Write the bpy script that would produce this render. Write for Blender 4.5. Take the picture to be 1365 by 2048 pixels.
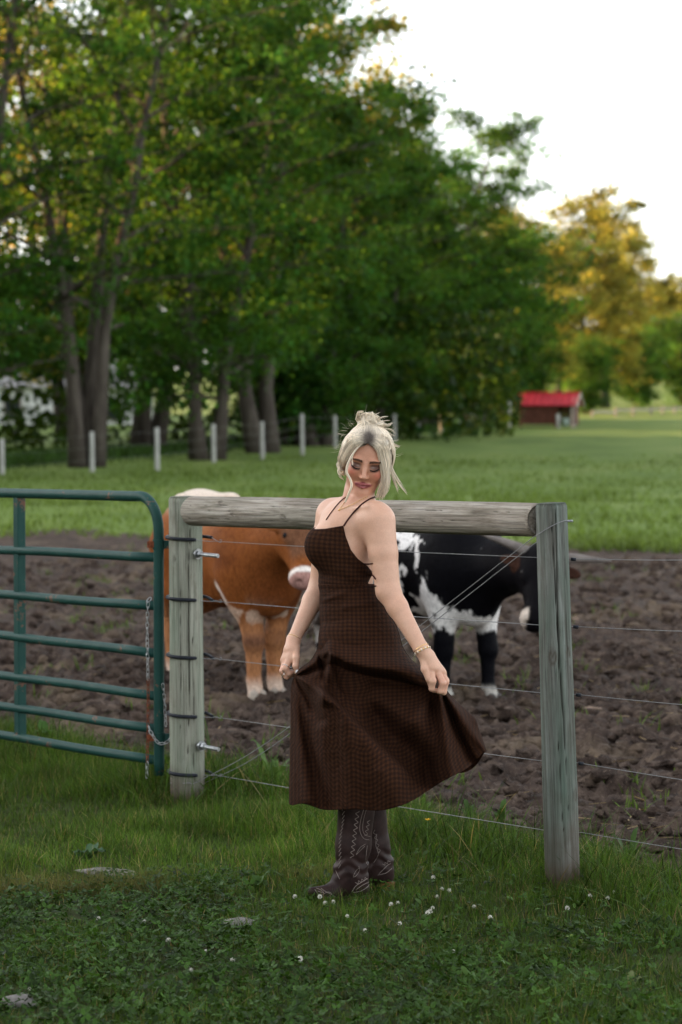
import bpy, math
import numpy as np
from mathutils import Matrix, Vector

for _o in list(bpy.data.objects):
    bpy.data.objects.remove(_o)
scene = bpy.context.scene
COL = scene.collection
R_ = math.radians

# ---------------------------------------------------------------- camera
FPX = 4835.0                       # focal length in photo pixels (85 mm, 36 mm tall frame)
CAM = np.array([0.0, 0.0, 1.66])
PITCH = math.atan(164.0 / FPX)
cd = bpy.data.cameras.new("camera")
cam = bpy.data.objects.new("camera", cd)
COL.objects.link(cam)
cam.location = CAM
cam.rotation_euler = (math.pi / 2 - PITCH, 0, 0)
cd.sensor_fit = 'VERTICAL'
cd.sensor_height = 36.0
cd.sensor_width = 24.0
cd.lens = 85.0
cd.clip_end = 3000.0
cd.dof.use_dof = True
cd.dof.focus_distance = 8.45
cd.dof.aperture_fstop = 4.0
cd.dof.aperture_blades = 0
scene.camera = cam

# ---------------------------------------------------------------- sky and sun
SUN_DIR = np.array([-0.975, 0.22, 0.0]); SUN_DIR /= np.linalg.norm(SUN_DIR)
SUN_EL = R_(10.0)
SUN_ROT = math.atan2(SUN_DIR[0], SUN_DIR[1])
world = bpy.data.worlds.new("World")
scene.world = world
world.use_nodes = True
wn = world.node_tree
for n in list(wn.nodes):
    wn.nodes.remove(n)
w_out = wn.nodes.new("ShaderNodeOutputWorld")
w_bg = wn.nodes.new("ShaderNodeBackground")
w_sky = wn.nodes.new("ShaderNodeTexSky")
w_sky.sky_type = 'NISHITA'
w_sky.sun_disc = False
w_sky.sun_elevation = SUN_EL
w_sky.sun_rotation = SUN_ROT
w_sky.altitude = 200
w_sky.air_density = 1.0
w_sky.dust_density = 1.2
w_sky.ozone_density = 1.0
w_hsv = wn.nodes.new("ShaderNodeHueSaturation")
w_hsv.inputs["Saturation"].default_value = 0.22
wn.links.new(w_sky.outputs[0], w_hsv.inputs["Color"])
wn.links.new(w_hsv.outputs[0], w_bg.inputs[0])
w_bg.inputs[1].default_value = 0.15
wn.links.new(w_bg.outputs[0], w_out.inputs[0])

sl = bpy.data.lights.new("sun", 'SUN')
sl.energy = 5.0
sl.angle = R_(0.6)
sl.color = (1.0, 0.60, 0.28)
sun = bpy.data.objects.new("sun", sl)
COL.objects.link(sun)
sv = Vector((SUN_DIR[0] * math.cos(SUN_EL), SUN_DIR[1] * math.cos(SUN_EL), math.sin(SUN_EL)))
sun.rotation_euler = sv.to_track_quat('Z', 'Y').to_euler()
sun.location = (-40, 40, 30)

scene.view_settings.view_transform = 'Standard'
scene.view_settings.look = 'None'
scene.view_settings.exposure = 2.35
scene.view_settings.gamma = 1.0
scene.view_settings.use_curve_mapping = False
scene.render.engine = 'CYCLES'
cy = scene.cycles
cy.max_bounces = 7
cy.diffuse_bounces = 3
cy.glossy_bounces = 2
cy.transmission_bounces = 4
cy.transparent_max_bounces = 8
cy.caustics_reflective = False
cy.caustics_refractive = False
cy.sample_clamp_indirect = 6.0
cy.use_denoising = True
try:
    cy.denoiser = 'OPENIMAGEDENOISE'
except Exception:
    pass

# ---------------------------------------------------------------- helpers
_cp, _sp = math.cos(PITCH), math.sin(PITCH)


def P(px, py, Y):
    """World point at depth Y that is seen at photo pixel (px, py)."""
    px = np.asarray(px, float); py = np.asarray(py, float); Y = np.asarray(Y, float)
    x = (px - 682.5) / FPX
    y = -(py - 1024.0) / FPX
    fy = _cp + _sp * y
    fz = -_sp + _cp * y
    t = Y / fy
    return np.stack(np.broadcast_arrays(x * t, Y + 0 * t, CAM[2] + fz * t), -1)


def gz(x, y):
    """Height of the terrain: flat by the fence, a slow rise towards the wood."""
    y = np.asarray(y, float)
    return 0.026 * 6.0 * np.logaddexp(0.0, (y - 70.0) / 6.0) + 0.0 * np.asarray(x, float)


def _hash(ix, iy, iz, seed):
    h = (ix.astype(np.uint32) * np.uint32(374761393) + iy.astype(np.uint32) * np.uint32(668265263)
         + iz.astype(np.uint32) * np.uint32(2147483647) + np.uint32(seed * 144269 + 12345))
    h = (h ^ (h >> np.uint32(13))) * np.uint32(1274126177)
    h = h ^ (h >> np.uint32(16))
    return (h & np.uint32(0xFFFFFF)).astype(np.float32) / np.float32(0xFFFFFF) * 2 - 1


def vnoise(p, seed=0):
    p = np.asarray(p, np.float64)
    f0 = np.floor(p)
    i = f0.astype(np.int64)
    f = (p - f0).astype(np.float32)
    f = f * f * (3 - 2 * f)
    out = 0
    with np.errstate(over='ignore'):
        for dx in (0, 1):
            wx = f[:, 0] if dx else 1 - f[:, 0]
            for dy in (0, 1):
                wy = f[:, 1] if dy else 1 - f[:, 1]
                for dz in (0, 1):
                    wz = f[:, 2] if dz else 1 - f[:, 2]
                    out = out + wx * wy * wz * _hash(i[:, 0] + dx, i[:, 1] + dy, i[:, 2] + dz, seed)
    return out


def fbm(p, seed=0, octv=4, gain=0.5):
    p = np.asarray(p, float)
    a, s, o = 1.0, 0.0, 0.0
    for k in range(octv):
        o = o + a * vnoise(p * 2.0 ** k, seed + k * 17)
        s += a
        a *= gain
    return o / s


def sstep(a, b, x):
    t = np.clip((x - a) / (b - a), 0, 1)
    return t * t * (3 - 2 * t)


BASE = {}


def base_of(o):
    return BASE.get(o.name, np.zeros(3)) if o is not None else np.zeros(3)


def tag(o, label=None, cat=None, group=None, kind=None):
    if label: o["label"] = label
    if cat: o["category"] = cat
    if group: o["group"] = group
    if kind: o["kind"] = kind
    return o


def empty(name, loc, label=None, cat=None, group=None):
    o = bpy.data.objects.new(name, None)
    COL.objects.link(o)
    o.location = tuple(float(v) for v in loc)
    o.empty_display_size = 0.1
    BASE[o.name] = np.array(loc, float)
    return tag(o, label, cat, group)


def raw_mesh(name, V, F, smooth=True, cols=None, uv=None, attrs=None):
    V = np.asarray(V, np.float32)
    if not isinstance(F, (list, tuple)):
        F = [F]
    F = [np.asarray(f, np.int32) for f in F if len(f)]
    me = bpy.data.meshes.new(name)
    nl = sum(f.size for f in F)
    npoly = sum(len(f) for f in F)
    me.vertices.add(len(V)); me.vertices.foreach_set("co", V.ravel())
    me.loops.add(nl); me.polygons.add(npoly)
    li = np.concatenate([f.ravel() for f in F])
    tot = np.concatenate([np.full(len(f), f.shape[1], np.int32) for f in F])
    st = np.concatenate([[0], np.cumsum(tot)[:-1]]).astype(np.int32)
    me.loops.foreach_set("vertex_index", li)
    me.polygons.foreach_set("loop_start", st)
    me.polygons.foreach_set("loop_total", tot)
    me.polygons.foreach_set("use_smooth", np.full(npoly, bool(smooth)))
    me.update(calc_edges=True)
    if cols is not None:
        c = np.asarray(cols, np.float32)
        if c.shape[1] == 3:
            c = np.concatenate([c, np.ones((len(c), 1), np.float32)], 1)
        ca = me.color_attributes.new("Col", 'FLOAT_COLOR', 'POINT')
        ca.data.foreach_set("color", c.ravel())
    if uv is not None:
        ul = me.uv_layers.new(name="UVMap")
        ul.data.foreach_set("uv", np.asarray(uv, np.float32)[li].ravel())
    for k, a in (attrs or {}).items():
        a = np.asarray(a, np.float32)
        if a.ndim == 2:
            me.attributes.new(k, 'FLOAT_VECTOR', 'POINT').data.foreach_set("vector", a.ravel())
        else:
            me.attributes.new(k, 'FLOAT', 'POINT').data.foreach_set("value", a)
    return me


def link(name, me, mat=None, parent=None, loc=None):
    o = bpy.data.objects.new(name, me)
    COL.objects.link(o)
    if mat is not None and len(me.materials) == 0:
        me.materials.append(mat)
    if loc is not None:
        o.location = tuple(float(v) for v in loc)
    if parent is not None:
        o.parent = parent
    return o


def obj(name, V, F, mat=None, parent=None, base=None, **kw):
    """World-space geometry as one object; base = origin of a top-level mesh."""
    V = np.asarray(V, float)
    b = base_of(parent) if parent is not None else (np.zeros(3) if base is None else np.array(base, float))
    me = raw_mesh(name, V - b, F, **kw)
    o = link(name, me, mat, parent, None if parent is not None else b)
    BASE[o.name] = b
    return o


def merge(parts):
    Vs, Fs, n = [], {}, 0
    for V, F in parts:
        if not isinstance(F, (list, tuple)):
            F = [F]
        for f in F:
            f = np.asarray(f)
            if len(f):
                Fs.setdefault(f.shape[1], []).append(f + n)
        Vs.append(np.asarray(V, float)); n += len(V)
    return np.concatenate(Vs), [np.concatenate(v) for v in Fs.values()]


def resample(pts, n):
    """Catmull-Rom through pts, n samples."""
    p = np.asarray(pts, float)
    if len(p) == 2:
        t = np.linspace(0, 1, n)[:, None]
        return p[0] * (1 - t) + p[1] * t
    e = np.concatenate([[2 * p[0] - p[1]], p, [2 * p[-1] - p[-2]]])
    t = np.linspace(0, len(p) - 1 - 1e-9, n)
    i = t.astype(int); f = (t - i)[:, None]
    a, b, c, d = e[i], e[i + 1], e[i + 2], e[i + 3]
    return 0.5 * ((2 * b) + (c - a) * f + (2 * a - 5 * b + 4 * c - d) * f ** 2 + (3 * b - a - 3 * c + d) * f ** 3)


def tube(pts, rad, ns=10, caps=True, closed=False):
    p = np.asarray(pts, float)
    n = len(p)
    rad = np.broadcast_to(np.asarray(rad, float), (n,))
    if closed:
        T = np.roll(p, -1, 0) - np.roll(p, 1, 0)
    else:
        T = np.gradient(p, axis=0)
    T /= np.linalg.norm(T, axis=1, keepdims=True) + 1e-12
    up = np.array([0, 0, 1.0]) if abs(T[0, 2]) < 0.9 else np.array([1.0, 0, 0])
    N = np.zeros_like(p); v = np.cross(up, T[0]); v /= np.linalg.norm(v)
    for k in range(n):
        v = v - T[k] * np.dot(v, T[k]); v /= np.linalg.norm(v) + 1e-12
        N[k] = v
    B = np.cross(T, N)
    a = np.linspace(0, 2 * math.pi, ns, endpoint=False)
    V = p[:, None] + rad[:, None, None] * (np.cos(a)[None, :, None] * N[:, None] + np.sin(a)[None, :, None] * B[:, None])
    V = V.reshape(-1, 3)
    i = np.arange(n if closed else n - 1)[:, None]; j = np.arange(ns)[None]
    i2 = (i + 1) % n; j2 = (j + 1) % ns
    F = np.stack([i * ns + j, i * ns + j2, i2 * ns + j2, i2 * ns + j], -1).reshape(-1, 4)
    Fl = [F]
    if caps and not closed:
        V = np.concatenate([V, p[:1], p[-1:]])
        c0, c1 = n * ns, n * ns + 1
        j = np.arange(ns); j2 = (j + 1) % ns
        Fl.append(np.concatenate([np.stack([j2, j, 0 * j + c0], -1),
                                  np.stack([(n - 1) * ns + j, (n - 1) * ns + j2, 0 * j + c1], -1)]))
    return V, Fl


def box(c, s, rot=None, bev=0.0):
    """Box with centre c, full sizes s, optional 3x3 rot; bevelled edges via inset corners."""
    s = np.array(s, float) / 2
    if bev <= 0:
        V = np.array([[x, y, z] for x in (-1, 1) for y in (-1, 1) for z in (-1, 1)], float) * s
        F = np.array([[0, 1, 3, 2], [4, 6, 7, 5], [0, 4, 5, 1], [2, 3, 7, 6], [0, 2, 6, 4], [1, 5, 7, 3]])
        Fl = [F]
    else:
        b = min(bev, s.min() * 0.9)
        V = []; idx = {}
        for x in (-1, 1):
            for y in (-1, 1):
                for z in (-1, 1):
                    for ax in range(3):
                        q = np.array([x, y, z], float) * (s - b)
                        q[ax] = (x, y, z)[ax] * s[ax]
                        idx[(x, y, z, ax)] = len(V); V.append(q)
        V = np.array(V); F = []; T = []
        for ax in range(3):
            o1, o2 = [a for a in range(3) if a != ax]
            for sg in (-1, 1):
                q = []
                for (u, w) in ((-1, -1), (1, -1), (1, 1), (-1, 1)):
                    k = [0, 0, 0]; k[ax] = sg; k[o1] = u; k[o2] = w
                    q.append(idx[(*k, ax)])
                F.append(q if (sg > 0) == (ax != 1) else q[::-1])
            for u in (-1, 1):
                for w in (-1, 1):
                    q = []
                    for (t, a) in ((-1, o1), (1, o1), (1, o2), (-1, o2)):
                        k = [0, 0, 0]; k[ax] = t; k[o1] = u; k[o2] = w
                        q.append(idx[(*k, a)])
                    F.append(q if (u * w > 0) == (ax != 1) else q[::-1])
        for x in (-1, 1):
            for y in (-1, 1):
                for z in (-1, 1):
                    q = [idx[(x, y, z, a)] for a in range(3)]
                    T.append(q if x * y * z > 0 else q[::-1])
        Fl = [np.array(F), np.array(T)]
    if rot is not None:
        V = V @ np.asarray(rot, float).T
    return V + np.array(c, float), Fl


def rotz(a):
    c, s = math.cos(a), math.sin(a)
    return np.array([[c, -s, 0], [s, c, 0], [0, 0, 1.0]])


# ---- signed distance fields and surface nets
def s_sphere(p, c, r):
    return np.linalg.norm(p - np.asarray(c, np.float32), axis=-1) - r


def s_ell(p, c, r, rot=None):
    q = p - np.asarray(c, np.float32)
    if rot is not None:
        q = q @ np.asarray(rot, np.float32)
    r = np.asarray(r, np.float32)
    k0 = np.linalg.norm(q / r, axis=-1)
    k1 = np.linalg.norm(q / (r * r), axis=-1) + 1e-9
    return np.where(k0 < 1e-4, -r.min(), k0 * (k0 - 1.0) / k1)


def s_cone(p, a, b, ra, rb):
    a = np.asarray(a, np.float32); b = np.asarray(b, np.float32)
    ab = b - a
    t = np.clip(((p - a) @ ab) / max(float(ab @ ab), 1e-12), 0, 1)
    d = p - a - t[..., None] * ab
    return np.sqrt((d * d).sum(-1)) - (ra + (rb - ra) * t)


def smin(a, b, k):
    h = np.clip(0.5 + 0.5 * (b - a) / k, 0, 1)
    return b + (a - b) * h - k * h * (1 - h)


def smax(a, b, k):
    return -smin(-a, -b, k)


def polymesh_sdf(f, lo, hi, h, project=True, slack=1.7):
    lo = np.array(lo, float); hi = np.array(hi, float); b = 8
    nb = np.ceil((hi - lo) / (h * b)).astype(int)
    g = [np.arange(n) for n in nb]
    BI = np.stack(np.meshgrid(*g, indexing='ij'), -1).reshape(-1, 3)
    cen = lo + (BI * b + b / 2 - 0.5) * h
    d = f(cen.astype(np.float32))
    D = np.empty(tuple(nb * b), np.float32)
    D6 = D.reshape(nb[0], b, nb[1], b, nb[2], b)
    D6[BI[:, 0], :, BI[:, 1], :, BI[:, 2], :] = np.sign(d)[:, None, None, None].astype(np.float32) * h
    act = BI[np.abs(d) < slack * b * h * 0.87]
    off = np.stack(np.meshgrid(*[np.arange(b)] * 3, indexing='ij'), -1).reshape(-1, 3)
    for s in range(0, len(act), 1500):
        A = act[s:s + 1500]
        pts = (lo + (A[:, None] * b + off[None]) * h).astype(np.float32).reshape(-1, 3)
        D6[A[:, 0], :, A[:, 1], :, A[:, 2], :] = f(pts).reshape(len(A), b, b, b)
    ins = D < 0
    nx, ny, nz = D.shape
    cnt = np.zeros((nx - 1, ny - 1, nz - 1), np.uint8)
    for dx in (0, 1):
        for dy in (0, 1):
            for dz in (0, 1):
                cnt += ins[dx:nx - 1 + dx, dy:ny - 1 + dy, dz:nz - 1 + dz]
    cells = np.flatnonzero((cnt > 0) & (cnt < 8))
    ci = np.stack(np.unravel_index(cells, cnt.shape), -1)
    acc = np.zeros((len(ci), 3)); num = np.zeros(len(ci))
    for ax in range(3):
        o1, o2 = [a for a in range(3) if a != ax]
        for u in (0, 1):
            for w in (0, 1):
                a = ci.copy(); a[:, o1] += u; a[:, o2] += w
                c = a.copy(); c[:, ax] += 1
                va = D[a[:, 0], a[:, 1], a[:, 2]]; vc = D[c[:, 0], c[:, 1], c[:, 2]]
                m = (va < 0) != (vc < 0)
                t = np.where(m, va / np.where(m, va - vc, 1), 0)
                q = a.astype(float); q[:, ax] += t
                acc += q * m[:, None]; num += m
    V = lo + acc / num[:, None] * h
    F = []
    for ax in range(3):
        o1, o2 = (ax + 1) % 3, (ax + 2) % 3
        s0 = [slice(None)] * 3; s1 = [slice(None)] * 3
        s0[ax] = slice(0, -1); s1[ax] = slice(1, None)
        ia = ins[tuple(s0)]; ib = ins[tuple(s1)]
        e = np.stack(np.nonzero(ia != ib), -1)
        ok = (e[:, o1] > 0) & (e[:, o2] > 0) & (e[:, o1] < D.shape[o1] - 1) & (e[:, o2] < D.shape[o2] - 1)
        e = e[ok]
        flip = ia[e[:, 0], e[:, 1], e[:, 2]]
        q = []
        for (u, w) in ((-1, -1), (0, -1), (0, 0), (-1, 0)):
            k = e.copy(); k[:, o1] += u; k[:, o2] += w
            q.append(np.searchsorted(cells, np.ravel_multi_index((k[:, 0], k[:, 1], k[:, 2]), cnt.shape)))
        q = np.stack(q, -1)
        q[~flip] = q[~flip][:, ::-1]
        F.append(q)
    F = np.concatenate(F)
    if project:
        for _ in range(2):
            V = V - np.clip(f(V.astype(np.float32)), -h, h)[:, None] * grad(f, V, h * 0.5)
    return V, F


def grad(f, V, e):
    V = V.astype(np.float32)
    g = np.zeros((len(V), 3))
    for k in ((1, -1, -1), (-1, -1, 1), (-1, 1, -1), (1, 1, 1)):
        k = np.array(k, np.float32)
        g += k * f(V + k * e)[:, None]
    return g / (np.linalg.norm(g, axis=1, keepdims=True) + 1e-9)


# ---- materials
def mat(name):
    m = bpy.data.materials.new(name)
    m.use_nodes = True
    m.node_tree.nodes["Principled BSDF"].inputs["Specular IOR Level"].default_value = 0.10
    return m, m.node_tree, m.node_tree.nodes["Principled BSDF"]


def nd(nt, t, **kw):
    n = nt.nodes.new(t)
    for k, v in kw.items():
        if hasattr(n, k) and not k[0].isupper():
            setattr(n, k, v)
        else:
            n.inputs[k.replace('_', ' ')].default_value = v
    return n


def noise(nt, scale, vec=None, detail=4.0, rough=0.55, dist=0.0):
    n = nt.nodes.new("ShaderNodeTexNoise")
    n.inputs["Scale"].default_value = scale
    n.inputs["Detail"].default_value = detail
    n.inputs["Roughness"].default_value = rough
    n.inputs["Distortion"].default_value = dist
    if vec is not None:
        nt.links.new(vec, n.inputs["Vector"])
    return n.outputs["Fac"]


def ramp(nt, fac, stops):
    n = nt.nodes.new("ShaderNodeValToRGB")
    el = n.color_ramp.elements
    while len(el) < len(stops):
        el.new(0.5)
    for e, (p, c) in zip(el, stops):
        e.position = p
        e.color = (*c, 1) if len(c) == 3 else c
    nt.links.new(fac, n.inputs[0])
    return n.outputs[0]


def mix(nt, fac, a, b, mode='MIX'):
    n = nt.nodes.new("ShaderNodeMix")
    n.data_type = 'RGBA'; n.blend_type = mode
    for s, v in ((n.inputs[0], fac), (n.inputs[6], a), (n.inputs[7], b)):
        if isinstance(v, bpy.types.NodeSocket):
            nt.links.new(v, s)
        elif isinstance(v, (tuple, list)):
            s.default_value = (*v, 1) if len(v) == 3 else v
        else:
            s.default_value = v
    return n.outputs[2]


def math_n(nt, op, a, b=None, clamp=False):
    n = nt.nodes.new("ShaderNodeMath"); n.operation = op; n.use_clamp = clamp
    for s, v in zip(n.inputs, (a, b)):
        if v is None: continue
        if isinstance(v, bpy.types.NodeSocket): nt.links.new(v, s)
        else: s.default_value = v
    return n.outputs[0]


def coords(nt, kind="Object", scale=(1, 1, 1)):
    t = nt.nodes.new("ShaderNodeTexCoord")
    m = nt.nodes.new("ShaderNodeMapping")
    m.inputs["Scale"].default_value = scale
    nt.links.new(t.outputs[kind], m.inputs["Vector"])
    return m.outputs[0]


def attr(nt, name, out="Color"):
    n = nt.nodes.new("ShaderNodeAttribute"); n.attribute_name = name
    return n.outputs[out]


def bump(nt, bsdf, h, strength=0.4, dist=0.01):
    n = nt.nodes.new("ShaderNodeBump")
    n.inputs["Strength"].default_value = strength
    n.inputs["Distance"].default_value = dist
    nt.links.new(h, n.inputs["Height"])
    nt.links.new(n.outputs[0], bsdf.inputs["Normal"])


def simple(name, col, rough=0.6, metal=0.0, var=0.25, scale=30.0, bmp=0.0, bdist=0.004):
    m, nt, b = mat(name)
    v = coords(nt)
    f = noise(nt, scale, v, 5)
    lo = tuple(c * (1 - var) for c in col); hi = tuple(min(1, c * (1 + var)) for c in col)
    nt.links.new(ramp(nt, f, [(0.3, lo), (0.7, hi)]), b.inputs["Base Color"])
    b.inputs["Roughness"].default_value = rough
    b.inputs["Metallic"].default_value = metal
    if bmp: bump(nt, b, f, bmp, bdist)
    return m


def leaf_mat(name, trans=0.45, rough=0.55, var=0.35, nscale=1.5, tint=(1.25, 1.1, 0.5)):
    """Thin leaves: colour attribute, part of the light passes through."""
    m, nt, b = mat(name)
    c = attr(nt, "Col")
    v = coords(nt)
    f = noise(nt, nscale, v, 3)
    c2 = mix(nt, 1.0, c, ramp(nt, f, [(0.3, (1 - var,) * 3), (0.7, (1 + var,) * 3)]), 'MULTIPLY')
    nt.links.new(c2, b.inputs["Base Color"])
    b.inputs["Roughness"].default_value = rough
    b.inputs["Specular IOR Level"].default_value = 0.10
    tr = nt.nodes.new("ShaderNodeBsdfTranslucent")
    nt.links.new(mix(nt, 1.0, c2, tint, 'MULTIPLY'), tr.inputs["Color"])
    ms = nt.nodes.new("ShaderNodeMixShader"); ms.inputs[0].default_value = trans
    nt.links.new(b.outputs[0], ms.inputs[1]); nt.links.new(tr.outputs[0], ms.inputs[2])
    nt.links.new(ms.outputs[0], nt.nodes["Material Output"].inputs[0])
    return m


def blades(pos, hgt, wid, rng, col0, col1, lean=0.35, curl=0.5, levels=3, az=None):
    """Grass blades: arrays in, one mesh out (V, F list, colours)."""
    n = len(pos)
    az = rng.uniform(0, 2 * math.pi, n) if az is None else az
    ln = np.abs(rng.normal(0, lean, n)) + 0.05
    dirv = np.stack([np.cos(az), np.sin(az), 0 * az], -1)
    fa = az + rng.uniform(-1.2, 1.2, n) + math.pi / 2
    side = np.stack([np.cos(fa), np.sin(fa), 0 * fa], -1)
    t = np.linspace(0, 1, levels)
    V = []; C = []
    cl = rng.normal(curl, 0.25, n)
    for k, tt in enumerate(t):
        out = (ln * tt + cl * tt * tt * ln)[:, None] * hgt[:, None]
        up = (tt * (1 - 0.35 * np.clip(ln * cl, 0, 1) * tt))[:, None] * hgt[:, None]
        c = pos + dirv * out + np.array([0, 0, 1.0]) * up
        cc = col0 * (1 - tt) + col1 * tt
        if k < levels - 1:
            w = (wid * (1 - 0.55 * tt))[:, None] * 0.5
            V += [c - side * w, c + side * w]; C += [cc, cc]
        else:
            V += [c]; C += [cc]
    m = 2 * (levels - 1) + 1
    V = np.stack(V, 1).reshape(-1, 3); C = np.stack(C, 1).reshape(-1, 3)
    b = (np.arange(n) * m)[:, None]
    Q = [b + np.array([[2 * k, 2 * k + 1, 2 * k + 3, 2 * k + 2]]) for k in range(levels - 2)]
    T = b + np.array([[m - 3, m - 2, m - 1]])
    Fl = [T]
    if Q: Fl.append(np.concatenate(Q))
    return V, Fl, C


FD = np.array([-0.601, 0.799]); FN = np.array([0.799, 0.601]); FO = np.array([0.81, 8.72])


def fence_s(x, y):
    """Metres beyond the fence line (away from the camera)."""
    return (x - FO[0]) * FN[0] + (y - FO[1]) * FN[1]
# ================================================================ ground
def lines(segs):
    out = [segs[0][0]]
    for a, b, s in segs:
        n = max(1, int(round((b - a) / s)))
        out += list(np.linspace(a, b, n + 1)[1:])
    return np.array(out)


gx = lines([(-900, -60, 120), (-60, -14, 4), (-14, -4, 0.5), (-4, -2.2, 0.06), (-2.2, 2.4, 0.024), (2.4, 4, 0.06), (4, 14, 0.5), (14, 60, 4), (60, 900, 120)])
gy = lines([(-60, 4, 8), (4, 6.4, 0.3), (6.4, 9.0, 0.05), (9.0, 14, 0.024), (14, 20, 0.05), (20, 40, 0.16), (40, 80, 1), (80, 180, 4), (180, 400, 20), (400, 1600, 200)])
GX, GY = np.meshgrid(gx, gy, indexing='ij')
gp = np.stack([GX.ravel(), GY.ravel(), 0 * GX.ravel()], -1)
fs = fence_s(gp[:, 0], gp[:, 1])
edge_near = 0.62 + 0.28 * fbm(gp * 1.7, 5, 3)
edge_far = 36.5 + 5.0 * fbm(gp * np.array([0.22, 0.12, 1]), 9, 4)
mud_w = sstep(-0.12, 0.18, fs - edge_near) * (1 - sstep(-2.5, 2.5, gp[:, 1] - edge_far))
d_mud = (0.06 * fbm(gp * 1.3, 21, 3) - 0.10 * np.abs(fbm(gp * 3.4, 31, 3)) + 0.055 * fbm(gp * 8.0, 41, 3, 0.6)
         - 0.05 * np.abs(fbm(gp * 14.0, 43, 2)) + 0.035 * fbm(gp * 21.0, 47, 2)) + 0.03
_r = np.random.default_rng(77)
for _k in range(260):       # hoof prints
    _x, _y = _r.uniform(-2.6, 2.8), 9.4 + 9 * _r.random() ** 1.3
    _i = np.flatnonzero((np.abs(gp[:, 0] - _x) < 0.2) & (np.abs(gp[:, 1] - _y) < 0.2))
    _a = _r.uniform(0, 6.28); _dx = gp[_i, 0] - _x; _dy = gp[_i, 1] - _y
    _u = (_dx * math.cos(_a) + _dy * math.sin(_a)) / 0.085; _v = (-_dx * math.sin(_a) + _dy * math.cos(_a)) / 0.062
    _d = np.sqrt(_u ** 2 + _v ** 2)
    d_mud[_i] += -0.055 * (1 - sstep(0.7, 1.05, _d)) * (0.6 + 0.4 * np.clip(np.abs(_v) * 3, 0, 1)) + 0.022 * np.exp(-((_d - 1.25) / 0.25) ** 2)
near = np.clip(1.4 - gp[:, 1] / 60.0, 0.3, 1)
d_gr = 0.02 * fbm(gp * 1.1, 51, 3) + 0.006 * fbm(gp * 9, 52, 2)
d_far = 0.05 * fbm(gp * 0.35, 53, 3) * sstep(36, 44, gp[:, 1])
Z = gz(gp[:, 0], gp[:, 1]) + mud_w * d_mud * near - 0.03 * mud_w + (1 - mud_w) * d_gr + d_far
Z -= 0.02 * sstep(3.0, 5.0, np.abs(gp[:, 0])) * 0
GV = np.stack([gp[:, 0], gp[:, 1], Z], -1)
nxg, nyg = len(gx), len(gy)
ii, jj = np.meshgrid(np.arange(nxg - 1), np.arange(nyg - 1), indexing='ij')
GF = np.stack([ii * nyg + jj, (ii + 1) * nyg + jj, (ii + 1) * nyg + jj + 1, ii * nyg + jj + 1], -1).reshape(-1, 4)
fc_w = mud_w[GF].mean(1); fc_y = gp[GF][:, :, 1].mean(1)
sel_mud = fc_w > 0.35
sel_lawn = (~sel_mud) & (fc_y < 30)
sel_past = (~sel_mud) & (fc_y >= 30)


def ground_z(x, y):
    """Bilinear look-up of the built surface."""
    x = np.asarray(x, float); y = np.asarray(y, float)
    i = np.clip(np.searchsorted(gx, x) - 1, 0, nxg - 2); j = np.clip(np.searchsorted(gy, y) - 1, 0, nyg - 2)
    u = (x - gx[i]) / (gx[i + 1] - gx[i]); v = (y - gy[j]) / (gy[j + 1] - gy[j])
    z = Z.reshape(nxg, nyg)
    return z[i, j] * (1 - u) * (1 - v) + z[i + 1, j] * u * (1 - v) + z[i, j + 1] * (1 - u) * v + z[i + 1, j + 1] * u * v


def mud_at(x, y):
    i = np.clip(np.searchsorted(gx, x), 0, nxg - 1); j = np.clip(np.searchsorted(gy, y), 0, nyg - 1)
    return mud_w.reshape(nxg, nyg)[i, j]


def sub_ground(name, sel, m):
    f = GF[sel]; u, inv = np.unique(f, return_inverse=True)
    o = obj(name, GV[u], inv.reshape(-1, 4), m, smooth=True)
    return tag(o, kind="structure")


# materials
m_mud, nt, b = mat("wet_mud")
v = coords(nt)
n1 = noise(nt, 0.9, v, 6, 0.6); n2 = noise(nt, 9.0, v, 8, 0.65); n3 = noise(nt, 55.0, v, 4, 0.6)
c = ramp(nt, n2, [(0.28, (0.018, 0.012, 0.0095)), (0.5, (0.062, 0.043, 0.034)), (0.72, (0.150, 0.112, 0.088))])
c = mix(nt, math_n(nt, 'MULTIPLY', ramp(nt, n1, [(0.55, (0, 0, 0)), (0.72, (1, 1, 1))]), 0.75), c, (0.22, 0.165, 0.110))
c = mix(nt, ramp(nt, n3, [(0.60, (0, 0, 0)), (0.68, (0.8, 0.8, 0.8))]), c, (0.17, 0.125, 0.098))
nt.links.new(c, b.inputs["Base Color"])
nt.links.new(ramp(nt, n2, [(0.3, (0.55,) * 3), (0.6, (0.95,) * 3)]), b.inputs["Roughness"])
bump(nt, b, math_n(nt, 'ADD', n2, math_n(nt, 'MULTIPLY', n3, 0.5)), 1.0, 0.04)

m_lawn, nt, b = mat("lawn_soil")
v = coords(nt)
c = ramp(nt, noise(nt, 14.0, v, 6), [(0.3, (0.018, 0.022, 0.008)), (0.55, (0.035, 0.045, 0.012)), (0.75, (0.07, 0.055, 0.035))])
nt.links.new(c, b.inputs["Base Color"]); b.inputs["Roughness"].default_value = 0.95

m_past, nt, b = mat("pasture_turf")
v = coords(nt, scale=(0.5, 0.22, 1))
n1 = noise(nt, 0.7, v, 6, 0.6); n2 = noise(nt, 6.0, v, 6, 0.6)
c = ramp(nt, n1, [(0.3, (0.088, 0.135, 0.027)), (0.5, (0.135, 0.195, 0.042)), (0.7, (0.185, 0.228, 0.060))])
c = mix(nt, math_n(nt, 'MULTIPLY', n2, 0.45), c, (0.07, 0.115, 0.028))
nt.links.new(c, b.inputs["Base Color"]); b.inputs["Roughness"].default_value = 0.95
b.inputs["Specular IOR Level"].default_value = 0.1

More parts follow.
